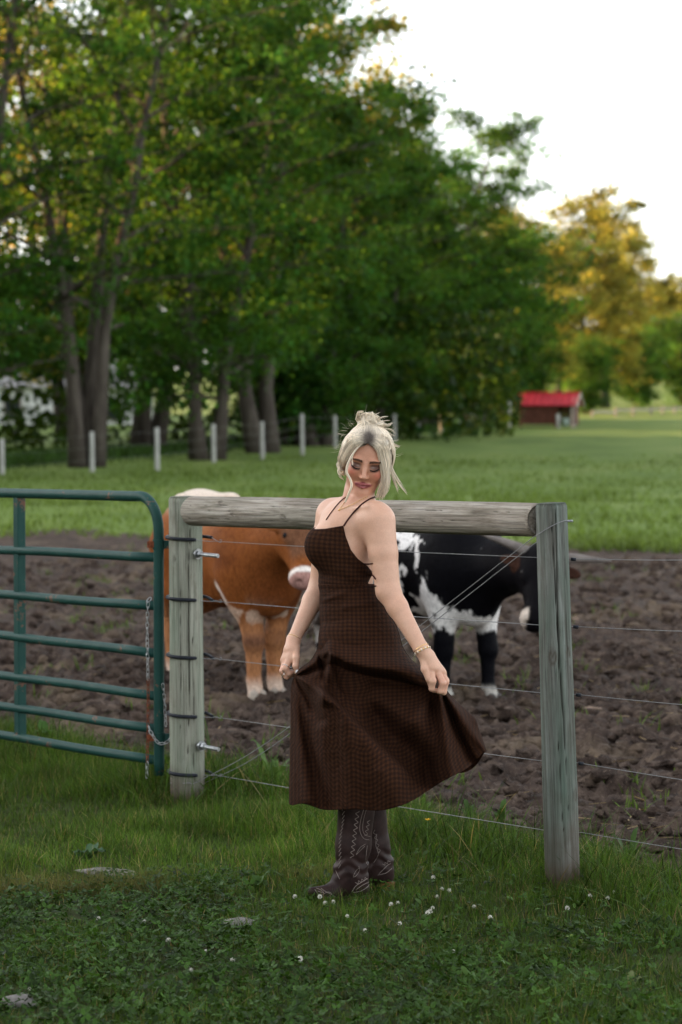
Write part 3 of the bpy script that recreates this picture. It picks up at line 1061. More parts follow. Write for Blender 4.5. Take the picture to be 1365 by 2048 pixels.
gdir = (gL - gR) / np.linalg.norm(gL - gR)
ztop, zbot = 1.362, 0.170


def gp_(s, z):
    q = gR + gdir * s
    return np.array([q[0], q[1], z])


gate = empty("farm_gate", gp_(0, 0.13), "dark green tubular steel farm gate with chipped rusty paint at left", "gate")
GLEN = 3.6
rc = 0.15
arc = np.linspace(0, math.pi / 2, 12)
fr_ = [gp_(0, 0.115), gp_(0, zbot), gp_(0, 0.7)] + [gp_(rc - rc * math.cos(a), ztop - rc + rc * math.sin(a)) for a in arc] + [gp_(s, ztop - 0.012 * s / 1.5) for s in np.linspace(rc + 0.05, GLEN, 14)]
V, F = tube(np.array(fr_), 0.0235, 18); obj("frame", V, F, m_gate, gate)
for zr, zl in ((1.092, 1.071), (0.873, 0.850), (0.661, 0.650), (0.470, 0.452), (0.321, 0.299), (0.179, 0.154)):
    s = np.linspace(0.0, GLEN, 16); Lq = np.linalg.norm(gL - gR)
    V, F = tube(np.array([gp_(q, zr + (zl - zr) * q / Lq + 0.002 * math.sin(q * 5 + zr * 9)) for q in s]), 0.0215, 16)
    obj("bar", V, F, m_gate, gate)
ang = math.atan2(gdir[1], gdir[0])
for s_ in (1.24, 2.6):
    c0 = gp_(s_, (ztop + zbot) / 2)
    nrm = np.array([gdir[1], -gdir[0], 0.0]);
    if nrm[1] > 0: nrm = -nrm
    V, F = box(c0 - nrm * 0.010, (0.048, 0.044, ztop - zbot + 0.02), rotz(ang), 0.004)
    o = obj("upright", V, F, m_gate, gate, smooth=False)
# hinge clamps
for zc, th in ((1.150, 0.0), (0.285, 0.2)):
    c0 = gp_(0, zc)
    V, F = tube([c0 - np.array([0, 0, 0.022]), c0 + np.array([0, 0, 0.022])], 0.0275, 20)
    o = obj("hinge_clamp", V, F, m_gate, gate, smooth=False)
    V, F = box(c0 + np.array([0.034, -0.004, 0]), (0.046, 0.012, 0.036), None, 0.002)
    obj("hinge_plate", V, F, m_gate, o, smooth=False)
    V, F = box(c0 + np.array([-0.034, -0.012, 0]), (0.032, 0.012, 0.030), None, 0.002)
    obj("clamp_ear", V, F, m_rust, o, smooth=False)
    V, F = tube([c0 + np.array([0.058, 0, -0.045]), c0 + np.array([0.058, 0, 0.05])], 0.009, 12)
    obj("hinge_pin", V, F, m_galv, o)

# chain: single links
lk, lf = tube(np.array([[0.0055 * math.copysign(1, math.cos(a)) * abs(math.cos(a)) ** 0.7 * 1.15, 0, 0.0135 * math.sin(a) * 1.12] for a in np.linspace(0, 2 * math.pi, 20, endpoint=False)]), 0.0019, 8, closed=True)
me_s = raw_mesh("link", lk, lf); me_s.materials.append(m_galv)
me_r = raw_mesh("link_rusty", lk, lf); me_r.materials.append(m_rust)


def chain(parent, pts, rust=(2, 2)):
    pts = np.asarray(pts, float)
    d = np.concatenate([[0], np.cumsum(np.linalg.norm(np.diff(pts, axis=0), axis=1))])
    n = int(d[-1] / 0.0225)
    for k in range(n):
        s = (k + 0.5) * d[-1] / n
        p = np.array([np.interp(s, d, pts[:, a]) for a in range(3)])
        p2 = np.array([np.interp(s + 0.004, d, pts[:, a]) for a in range(3)]); p1 = np.array([np.interp(s - 0.004, d, pts[:, a]) for a in range(3)])
        t = Vector(p2 - p1).normalized()
        q = t.to_track_quat('Z', 'X').to_matrix() @ Matrix.Rotation((k % 2) * math.pi / 2 + 0.6, 3, 'Z')
        o = bpy.data.objects.new("link", me_r if rust[0] <= k < rust[1] else me_s)
        COL.objects.link(o); o.parent = parent
        o.location = Vector(p - base_of(parent)); o.rotation_euler = q.to_euler()


ch = empty("gate_chain", P(298, 1205, 10.80), "partly rusted steel chain hanging down from the gate end", "chain")
Yc = 10.80
chain(ch, resample([P(302, 1198, Yc - 0.03), P(297, 1206, Yc - 0.04), P(295, 1260, Yc - 0.03), P(296, 1330, Yc - 0.03), P(297, 1400, Yc - 0.03), P(296, 1480, Yc - 0.03), P(294, 1555, Yc - 0.03)], 60), (16, 32))
ch2 = empty("latch_chain", P(312, 1480, 10.75), "short steel chain looped round the gate end near the ground", "chain")
chain(ch2, resample([P(298, 1452, Yc - 0.03), P(303, 1466, Yc - 0.05), P(318, 1486, Yc - 0.06), P(334, 1484, Yc - 0.06), P(340, 1474, Yc - 0.03)], 30), (0, 0))
ch3 = empty("spare_chain", P(330, 1430, 10.76), "thin steel chain hanging between the gate end and its post", "chain")
chain(ch3, resample([P(326, 1368, Yc - 0.04), P(329, 1400, Yc - 0.03), P(332, 1452, Yc - 0.03)], 20), (0, 0))
# ================================================================ trees
m_bark, nt, b = mat("grey_bark")
v = coords(nt, scale=(5, 5, 0.8))
f = noise(nt, 1.0, v, 6, 0.65)
nt.links.new(ramp(nt, f, [(0.3, (0.028, 0.022, 0.019)), (0.6, (0.085, 0.072, 0.062)), (0.8, (0.15, 0.13, 0.115))]), b.inputs["Base Color"])
b.inputs["Roughness"].default_value = 0.95
bump(nt, b, f, 0.6, 0.05)
m_leaf = leaf_mat("maple_leaf", 0.5, 0.5, 0.35, 0.45, (2.4, 1.35, 0.6))


def leaves(cen, size, rng, cbase, cvar=0.25, up=0.42):
    """One bent diamond per leaf."""
    n = len(cen)
    nrm = rng.normal(0, 1, (n, 3)); nrm /= np.linalg.norm(nrm, axis=1, keepdims=True)
    nrm = nrm * (1 - up) + np.array([0, 0, up]); nrm /= np.linalg.norm(nrm, axis=1, keepdims=True)
    a = rng.normal(0, 1, (n, 3)); a -= nrm * (a * nrm).sum(1, keepdims=True); a /= np.linalg.norm(a, axis=1, keepdims=True)
    bb = np.cross(nrm, a)
    s = size[:, None]
    V = np.stack([cen - a * s * 0.5, cen + bb * s * 0.42 + nrm * s * 0.10, cen + a * s * 0.55 - nrm * s * 0.08, cen - bb * s * 0.42 + nrm * s * 0.10], 1).reshape(-1, 3)
    k = rng.normal(1, cvar, n).clip(0.45, 1.8)[:, None]
    hue = rng.normal(0, 0.12, n)[:, None]
    C = np.asarray(cbase)[None] * k * np.concatenate([1 + hue, 1 + 0 * hue, 1 - hue], 1)
    C = np.repeat(C, 4, 0)
    F = (np.arange(n) * 4)[:, None] + np.array([[0, 1, 2, 3]])
    return V, F, C


m_sun_leaf = leaf_mat("sun_gold_leaf", 0.66, 0.5, 0.3, 0.45, (1.75, 1.3, 0.9))  # golden sunlight put into the leaf colour and its pass-through tint


def grow_tree(seed, H, R, clear, stems=1, lm=None, leaves_n=17000, spread=0.35, flat=0.26, lsize=0.18, cbase=(0.030, 0.098, 0.014)):
    rng = np.random.default_rng(seed)
    br = []; tips = []; wts = []
    for s in range(stems):
        a0 = rng.uniform(0, 6.28) if stems == 1 else s * 2 * math.pi / stems + rng.normal(0, 0.4)
        lean = rng.uniform(0.02, 0.06) if stems == 1 else rng.uniform(0.10, 0.2)
        hh = H * (rng.uniform(0.88, 0.96) if s == 0 else rng.uniform(0.7, 0.92))
        b0 = np.array([math.cos(a0), math.sin(a0), 0]) * (0.0 if stems == 1 else 0.35)
        d = np.array([math.cos(a0), math.sin(a0), 0])
        z = np.linspace(0, 1, 9)
        pts = b0 + d * (lean * hh * z ** 1.3)[:, None] + np.array([0, 0, 1.0]) * (z * hh)[:, None]
        pts[1:, :2] += np.cumsum(rng.normal(0, 0.10, (8, 2)), 0)
        r = (0.019 * H / stems ** 0.42) * (1 - z) ** 0.8 + 0.02
        r[0] *= 1.35
        br.append(tube(pts, r, 9))
        nl = int(40 / stems ** 0.55)
        for k in range(nl):
            t = clear / hh + (0.97 - clear / hh) * ((k + rng.random()) / nl)
            p = np.array([np.interp(t, z, pts[:, c]) for c in range(3)])
            rel = (p[2] - clear) / (H - clear)
            env = R * (math.sin(math.pi * min(1, max(0.02, rel * 0.80 + 0.16))) ** 0.75)
            az = k * 2.399 + rng.normal(0, 0.5) + s
            rise = rng.uniform(0.15, 0.65) + 0.85 * rel
            L = env * rng.uniform(0.55, 1.08)
            dh = np.array([math.cos(az), math.sin(az), 0])
            q = np.linspace(0, 1, 6)
            lp = p + dh * (L * q)[:, None] + np.array([0, 0, 1.0]) * (L * rise * (q - 0.45 * q ** 2.2))[:, None]
            lp[1:] += np.cumsum(rng.normal(0, 0.10, (5, 3)), 0)
            rr = 0.0062 * H * (1 - t) ** 0.6 * (1 - 0.85 * q) / stems ** 0.3 + 0.012
            br.append(tube(lp, rr, 6, caps=False))
            ns = 8
            for j in range(ns):
                u = 0.28 + 0.75 * (j + rng.random()) / ns
                bp = np.array([np.interp(min(u, 1), q, lp[:, c]) for c in range(3)])
                sd = np.array([-dh[1], dh[0], 0]) * rng.uniform(-1, 1) * L * spread * (1.2 - 0.5 * u) + dh * rng.uniform(-0.1, 0.25) * L * 0.5
                tp = bp + sd + np.array([0, 0, rng.normal(0.15, 0.35)])
                if rng.random() < 0.5:
                    br.append(tube(resample([bp, (bp + tp) / 2 + np.array([0, 0, 0.1]), tp], 4), [0.03, 0.022, 0.014, 0.007], 4, caps=False))
                tips.append(tp); wts.append(rng.uniform(0.5, 1.4))
        tips.append(pts[-1]); wts.append(1.2)
    tips = np.array(tips); wts = np.array(wts)
    k = rng.choice(len(tips), leaves_n, p=wts / wts.sum())
    rad = (0.30 + 0.50 * rng.random(len(tips)))[k]
    tilt = rng.normal(0, 0.22, (len(tips), 2))[k]
    g = rng.normal(0, 0.6, (leaves_n, 3))
    cen = tips[k] + g * rad[:, None] * np.array([1.25, 1.25, flat * 2])
    cen[:, 2] += (g[:, :2] * tilt).sum(1) * rad * 1.2
    V, F, C = leaves(cen, lsize * rng.uniform(0.6, 1.3, leaves_n), rng, cbase)
    shade = rng.normal(1, 0.30, len(tips)).clip(0.4, 1.8)[k]
    C *= np.repeat(shade, 4)[:, None]
    tv, tf = merge(br)
    mt = raw_mesh("trunk", tv, tf); mt.materials.append(m_bark)
    mc = raw_mesh("crown", V, F, cols=C, smooth=False); mc.materials.append(lm or m_leaf)
    return mt, mc


TREE = {
    "clump": grow_tree(1, 22.0, 6.4, 4.6, stems=4, leaves_n=26000),
    "tall": grow_tree(2, 21.0, 5.6, 3.0, stems=2, leaves_n=25000),
    "fork": grow_tree(3, 18.0, 5.2, 2.0, stems=3, leaves_n=40000, flat=0.36),
    "round": grow_tree(4, 17.0, 4.9, 1.8, stems=2, leaves_n=44000, flat=0.38, cbase=(0.036, 0.112, 0.016)),
    "low": grow_tree(5, 9.0, 3.6, 0.4, stems=4, leaves_n=26000, flat=0.34, lsize=0.18, cbase=(0.030, 0.100, 0.015)),
    "light": grow_tree(6, 16.5, 4.6, 2.2, stems=2, lm=m_sun_leaf, leaves_n=38000, flat=0.42, lsize=0.20, cbase=(0.150, 0.172, 0.036)),  # leaf base made paler and yellower to carry the sun's gold
}


def tree(name, kind, px, Y, scale, rot, label, group="trees along the far edge of the pasture", sz=1.0):
    X = (px - 682.5) / FPX * Y
    z = float(gz(X, Y))
    o = empty(name, (X, Y, z - 0.1), label, "tree", group)
    o.rotation_euler = (0, 0, rot); o.scale = (scale, scale, scale * sz)
    mt, mc = TREE[kind]
    link("trunk", mt, None, o); link("crown", mc, None, o)
    return o


tree("maple_tree", "tall", -85, 79, 1.0, 0.3, "tall leafy tree cut off by the left edge of the photo")
tree("maple_tree", "clump", 172, 84, 1.04, 1.1, "giant many-stemmed leafy tree with dark trunks at far left")
tree("maple_tree", "fork", 415, 91, 1.13, 2.3, "leafy tree with pale forked trunks behind the second fence post group")
tree("maple_tree", "tall", 292, 100, 1.08, 4.0, "slim tall tree between the giant clump and the forked trunks")
tree("maple_tree", "tall", 530, 98, 1.07, 0.9, "tall leafy tree whose crown meets the sky at the top of the picture")
tree("maple_tree", "low", 585, 108, 1.0, 2.9, "low bushy tree in front of the wood left of the woman's head")
tree("maple_tree", "round", 640, 107, 1.0, 3.6, "rounded leafy tree just left above the woman's head")
tree("maple_tree", "low", 735, 121, 1.05, 5.0, "low dense tree directly behind the woman's head")
tree("maple_tree", "fork", 745, 117, 0.93, 1.9, "broad leafy tree rising right above the woman's head")
tree("maple_tree", "round", 855, 137, 1.02, 0.4, "full leafy tree with gold-tipped top left of the shed")
tree("maple_tree", "low", 850, 137, 1.10, 1.4, "low leafy tree reaching the ground above the far fence posts")
tree("maple_tree", "fork", 935, 140, 0.80, 4.4, "leafy tree with loose open top against the sky")
tree("maple_tree", "low", 965, 153, 1.3, 0.2, "low dark tree to the left of the red-roofed shed")
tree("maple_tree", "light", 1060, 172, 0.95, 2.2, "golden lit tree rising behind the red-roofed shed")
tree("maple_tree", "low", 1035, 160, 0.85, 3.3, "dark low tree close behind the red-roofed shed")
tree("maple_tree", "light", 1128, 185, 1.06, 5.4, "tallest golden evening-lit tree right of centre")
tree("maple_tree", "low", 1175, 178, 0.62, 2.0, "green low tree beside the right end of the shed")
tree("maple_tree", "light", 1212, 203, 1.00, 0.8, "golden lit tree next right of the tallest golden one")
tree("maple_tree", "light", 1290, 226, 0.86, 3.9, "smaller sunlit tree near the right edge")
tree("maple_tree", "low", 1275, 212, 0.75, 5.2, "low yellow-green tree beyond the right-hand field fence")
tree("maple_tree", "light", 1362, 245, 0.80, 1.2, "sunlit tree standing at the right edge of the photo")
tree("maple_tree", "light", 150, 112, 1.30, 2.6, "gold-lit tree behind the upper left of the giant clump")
for _px, _y, _k, _r, _w in ((-330, 76, "fork", 0.6, "first"), (-600, 73, "round", 2.0, "second"), (-860, 70, "clump", 4.0, "third")):
    tree("maple_tree", _k, _px, _y, 1.05, _r, _w + " leafy tree in the row beyond the left edge of the picture")
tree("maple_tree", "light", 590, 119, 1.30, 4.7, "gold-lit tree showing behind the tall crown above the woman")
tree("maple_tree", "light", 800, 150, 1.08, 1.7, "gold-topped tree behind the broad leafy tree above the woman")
tree("maple_tree", "low", 1375, 222, 0.9, 4.1, "low leafy tree cut by the right edge above the field fence")

# the wood behind as one mass, with an added unseen belt blocking the sun
rng = np.random.default_rng(8)


def wood_leaves(n, x0, x1, yf, thick, zlo, zhi, size, cb, fill=0.45):
    x = rng.uniform(x0, x1, n); y = yf(x) + rng.normal(0, thick, n)
    z = gz(x, y) + zlo + (zhi - zlo) * rng.random(n)
    cl = fbm(np.stack([x * 0.35, y * 0.35, z * 0.55], -1), 200, 3)
    k = rng.random(n) < fill + 1.2 * cl
    top = zhi * (0.85 + 0.22 * fbm(np.stack([x * 0.16, 0 * x, 0 * x], -1), 210, 3))
    k &= z < top + gz(x, y)
    c = np.stack([x, y, z], -1)[k]
    return leaves(c, size * rng.uniform(0.6, 1.4, len(c)), rng, cb)


V1, F1, C1 = wood_leaves(80000, -60, 186, lambda x: 62 + 0.0 * x, 5.0, 0.0, 17.5, 1.5, (0.05, 0.10, 0.02), 1.2)  # added leaf belt outside the view, placed to keep sun off the foreground
V1 = np.stack([-V1[:, 1], V1[:, 0], V1[:, 2]], -1)
V2, F2, C2 = wood_leaves(26000, -24, 9, lambda x: 114 + 1.15 * x, 3.5, 0.0, 7.5, 0.38, (0.018, 0.048, 0.008))  # understory leaves darkened: shade under the canopy put into their colour
V3, F3, C3 = wood_leaves(16000, 2, 34, lambda x: 178 + 3.0 * x, 5.0, 0.2, 8.0, 0.42, (0.06, 0.12, 0.02))
V, F = merge([(V1, F1), (V2, F2), (V3, F3)])
tag(obj("woodland", V, F, m_leaf, cols=np.concatenate([C1, C2, C3]), smooth=False), "dense wood behind the row of trees, canopy shade in its colour, with an added unseen sun-blocking belt", "woodland", kind="stuff")

# ================================================================ far wire fence
m_fpost = simple("grey_fence_post_wood", (0.33, 0.33, 0.31), 0.9, 0, 0.25, 12)
posts = [(5, 965, 878, 78), (185, 950, 863, 80), (315, 941, 855, 81), (428, 923, 848, 88), (525, 908, 843, 92), (605, 897, 828, 95), (671, 893, 831, 104),
         (790, 880, 828, 113), (838, 869, 825, 121), (883, 869, 826, 124), (922, 862, 824, 128), (946, 858, 826, 131), (1020, 856, 800, 138)]
where = ["at the left picture edge", "second from the left edge", "third from left, under the giant tree", "before the pale forked trunks", "right of the pale forked trunks",
         "left of the woman's hair", "just left of the woman's bun", "just right of the woman's hair", "second right of the woman's hair", "third right of the woman's hair",
         "fourth right of the woman's hair", "fifth right of the woman's hair", "tallest one by the shed's left corner"]
ptops = []
for (px, yb, yt, Y), wq in zip(posts, where):
    a = P(px, yb, Y); t = P(px - 1, yt, Y)
    V, F = tube([a - np.array([0, 0, 0.6]), a, (a + t) / 2, t - np.array([0, 0, 0.02]), t], [0.085, 0.085, 0.08, 0.078, 0.06], 12)
    o = obj("field_post", V, F, m_fpost, base=a)
    tag(o, f"grey wooden post of the far fence, {wq}", "fence post", "posts of the far pasture fence")
    ptops.append((a, t))
m_fw = simple("dull_wire", (0.20, 0.20, 0.19), 0.6, 0.4)
for k, fz in enumerate((0.35, 0.62, 0.9)):
    pts = np.array([a + (t - a) * fz for a, t in ptops]); pts[:, 1] -= 0.09
    V, F = tube(pts, 0.004, 5)
    o = obj("field_wire", V, F, m_fw, base=pts[0])
    tag(o, ["lowest", "middle", "top"][k] + " thin wire along the far pasture fence", "fence wire", "wires of the far pasture fence")

# plank fence of the field right of the shed
m_plank = simple("old_grey_plank", (0.26, 0.23, 0.20), 0.9, 0, 0.3, 10)
fx = [(1185, 822, 862, 168), (1232, 815, 850, 172), (1267, 815, 848, 175), (1303, 814, 847, 178), (1326, 813, 846, 180), (1350, 812, 846, 182), (1385, 812, 845, 184)]
fence2 = empty("plank_fence", P(1260, 850, 174), "low grey rail fence of the sunlit field right of the shed", "fence")
pr = []
for (px, yt, yb, Y) in fx:
    a = P(px, yb, Y); t = P(px, yt, Y)
    V, F = box((a + t) / 2 - np.array([0, 0, 0.3]), (0.17, 0.17, np.linalg.norm(t - a) + 0.6), None, 0.02)
    obj("post", V, F, m_plank, fence2, smooth=False); pr.append((a, t))
for q in range(len(pr) - 1):
    for fz in (0.45, 0.85):
        p0 = pr[q][0] + (pr[q][1] - pr[q][0]) * fz; p1 = pr[q + 1][0] + (pr[q + 1][1] - pr[q + 1][0]) * fz
        p0 = p0 - np.array([0, 0.12, 0]); p1 = p1 - np.array([0, 0.12, 0])
        d = p1 - p0
        V, F = box((p0 + p1) / 2, (np.linalg.norm(d), 0.05, 0.16), rotz(math.atan2(d[1], d[0])), 0.01)
        obj("rail", V, F, m_plank, fence2, smooth=False)

# ================================================================ shed with red roof
m_red, nt, b = mat("red_roof_metal")
v = coords(nt)
f = noise(nt, 3.0, v, 4)
nt.links.new(ramp(nt, f, [(0.3, (0.36, 0.022, 0.034)), (0.7, (0.50, 0.035, 0.050))]), b.inputs["Base Color"])
b.inputs["Roughness"].default_value = 0.5
m_board = simple("brown_boards", (0.105, 0.042, 0.030), 0.85, 0, 0.35, 6, 0.3, 0.02)
m_trim = simple("pale_gable_board", (0.36, 0.31, 0.28), 0.85, 0, 0.2, 6)
m_darkin = simple("shed_inside_boards", (0.05, 0.032, 0.026), 0.9)
YS = 141.0
sB = P(1100, 849, YS)
shed = empty("shed", sB, "small dark wooden shed with red metal roof in the far field", "shed")
sr = rotz(R_(-14))
SW, SD, SH = 3.0, 2.5, 1.12


def sh(v):
    return np.asarray(v, float) @ sr.T + sB


def shbox(name, c, s, m, bev=0.0, par=None):
    V, F = box(c, s, None, bev)
    return obj(name, sh(V), F, m, par or shed, smooth=False)


# walls of single boards; the right third of the front is open
nb_ = 11
for k in range(nb_):
    hz = SH / nb_
    shbox("wall_board", (-0.48, -SD / 2, (k + 0.5) * hz), (SW - 1.0, 0.05, hz * 0.93), m_board)
    shbox("wall_board", (0, SD / 2, (k + 0.5) * hz), (SW, 0.05, hz * 0.93), m_darkin)
    shbox("wall_board", (-SW / 2, 0, (k + 0.5) * hz), (0.05, SD - 0.06, hz * 0.93), m_board)
    shbox("wall_board", (SW / 2, 0.35, (k + 0.5) * hz), (0.05, SD - 0.8, hz * 0.93), m_board)
for (x_, y_) in ((0.55, -SD / 2), (SW / 2, -SD / 2), (SW / 2, -0.1), (-SW / 2, -SD / 2)):
    shbox("corner_post", (x_, y_ - 0.03, SH / 2 - 0.1), (0.13, 0.13, SH + 0.2), m_trim if x_ > 1 else m_board)
# roof: two slopes of ribbed sheet, ridge along the front
ov = 0.28; rh = 0.72
for s_ in (-1, 1):
    npn = 9
    for k in range(npn):
        x0 = -SW / 2 - ov + (SW + 2 * ov) * k / npn; x1 = -SW / 2 - ov + (SW + 2 * ov) * (k + 1) / npn
        e0 = np.array([x0, s_ * (SD / 2 + ov), SH - 0.02]); r0q = np.array([x0, 0, SH + rh])
        xs_ = np.array([x0, x0 + 0.05, x0 + 0.09, x1]); dz = np.array([0.05, 0.05, 0.0, 0.0])
        V = []
        for (yy, zz) in ((s_ * (SD / 2 + ov), SH - 0.02), (0.0, SH + rh)):
            for off in (0, -0.03):
                V += [[a_, yy, zz + d_ + off] for a_, d_ in zip(xs_, dz)]
        V = np.array(V)
        F = [[i, i + 1, 8 + i + 1, 8 + i] for i in range(3)] + [[4 + i + 1, 4 + i, 12 + i, 12 + i + 1] for i in range(3)] + [[i + 1, i, 4 + i, 5 + i] for i in range(3)]
        obj("roof_panel", sh(V), np.array(F), m_red, shed, smooth=False)
shbox("ridge_cap", (0, 0, SH + rh + 0.055), (SW + 2 * ov + 0.04, 0.26, 0.05), m_red, 0.01)
# gable boards at the right end
ng = 7
for k in range(ng):
    y0 = -SD / 2 + SD * k / ng; y1 = -SD / 2 + SD * (k + 1) / ng - 0.02
    zt = lambda yq: SH + (rh - 0.03) * (1 - abs(yq) / (SD / 2 + ov)) + 0.02
    for xg in (SW / 2 + 0.03, -SW / 2 - 0.03):
        V = np.array([[xg + dx, yq, zq] for dx in (-0.02, 0.02) for (yq, zq) in ((y0, SH - 0.05), (y1, SH - 0.05), (y1, zt(y1)), (y0, zt(y0)))])
        F = np.array([[0, 1, 2, 3], [7, 6, 5, 4], [0, 4, 5, 1], [1, 5, 6, 2], [2, 6, 7, 3], [3, 7, 4, 0]])
        obj("gable_board", sh(V), F, m_trim, shed, smooth=False)
for s_ in (-1, 1):
    a = sh([SW / 2 + ov, s_ * (SD / 2 + ov), SH - 0.06]); bq = sh([SW / 2 + ov, 0, SH + rh - 0.04])
    V, F = tube([a, bq], 0.06, 4); obj("barge_board", V, F, m_trim, shed, smooth=False)
# water drum and pale bucket by the shed
m_drum = simple("pale_blue_plastic", (0.42, 0.50, 0.52), 0.5)


def lathe(c, prof, ns=20):
    V = np.array([[c[0] + r * math.cos(a), c[1] + r * math.sin(a), c[2] + z] for r, z in prof for a in np.linspace(0, 2 * math.pi, ns, endpoint=False)])
    n = len(prof); i, j = np.meshgrid(np.arange(n - 1), np.arange(ns), indexing='ij')
    return V, np.stack([i * ns + j, i * ns + (j + 1) % ns, (i + 1) * ns + (j + 1) % ns, (i + 1) * ns + j], -1).reshape(-1, 4)


c0 = P(1131, 851, 137)
V, F = lathe(c0, [(0.0, 0), (0.17, 0), (0.2, 0.36), (0.22, 0.37), (0.22, 0.4), (0.19, 0.4), (0.165, 0.04), (0, 0.04)])
bk = obj("water_bucket", V, F, m_drum, base=c0); tag(bk, "pale bucket on the grass in front of the shed's open end", "bucket")
c0 = P(1117, 850, 137)
V, F = tube([c0 - np.array([0, 0, 0.4]), P(1116, 828, 137)], 0.11, 10)
tag(obj("short_post", V, F, m_fpost, base=c0), "short pale post standing before the shed's opening", "fence post")
c0 = P(1183, 862, 160)

# ================================================================ pale house glimpsed through the trunks
m_wall_w = simple("white_siding", (0.72, 0.72, 0.72), 0.8, 0, 0.08, 3)
m_roof_g = simple("grey_shingles", (0.30, 0.29, 0.29), 0.9, 0, 0.2, 5)
m_glass = simple("dark_window_glass", (0.03, 0.035, 0.04), 0.15)
hb = P(90, 872, 150)
house = empty("house", hb, "white house glimpsed between the dark trunks at far left", "house")
for k in range(12):
    V, F = box(hb + np.array([0, 0, 0.2 + k * 0.24]), (13, 7.0, 0.232), None, 0.0)
    V[:, 1] += 0.012 * (k % 2)
    obj("siding_board", V, F, m_wall_w, house, smooth=False)
V = np.array([[-6.9, -3.9, 2.95], [6.9, -3.9, 2.95], [6.9, 0, 4.9], [-6.9, 0, 4.9], [6.9, 3.9, 2.95], [-6.9, 3.9, 2.95]]) + hb
obj("roof", V, [np.array([[0, 1, 2, 3], [3, 2, 4, 5], [0, 5, 4, 1]]), np.array([[0, 3, 5], [1, 4, 2]])], m_roof_g, house, smooth=False)
for wx in (-4.5, -1.5, 1.5, 4.5):
    V, F = box(hb + np.array([wx, -3.53, 1.6]), (1.1, 0.08, 1.3), None, 0.01); wi = obj("window", V, F, m_trim, house, smooth=False)
    V, F = box(hb + np.array([wx, -3.58, 1.6]), (0.92, 0.04, 1.12)); obj("pane", V, F, m_glass, wi, smooth=False)
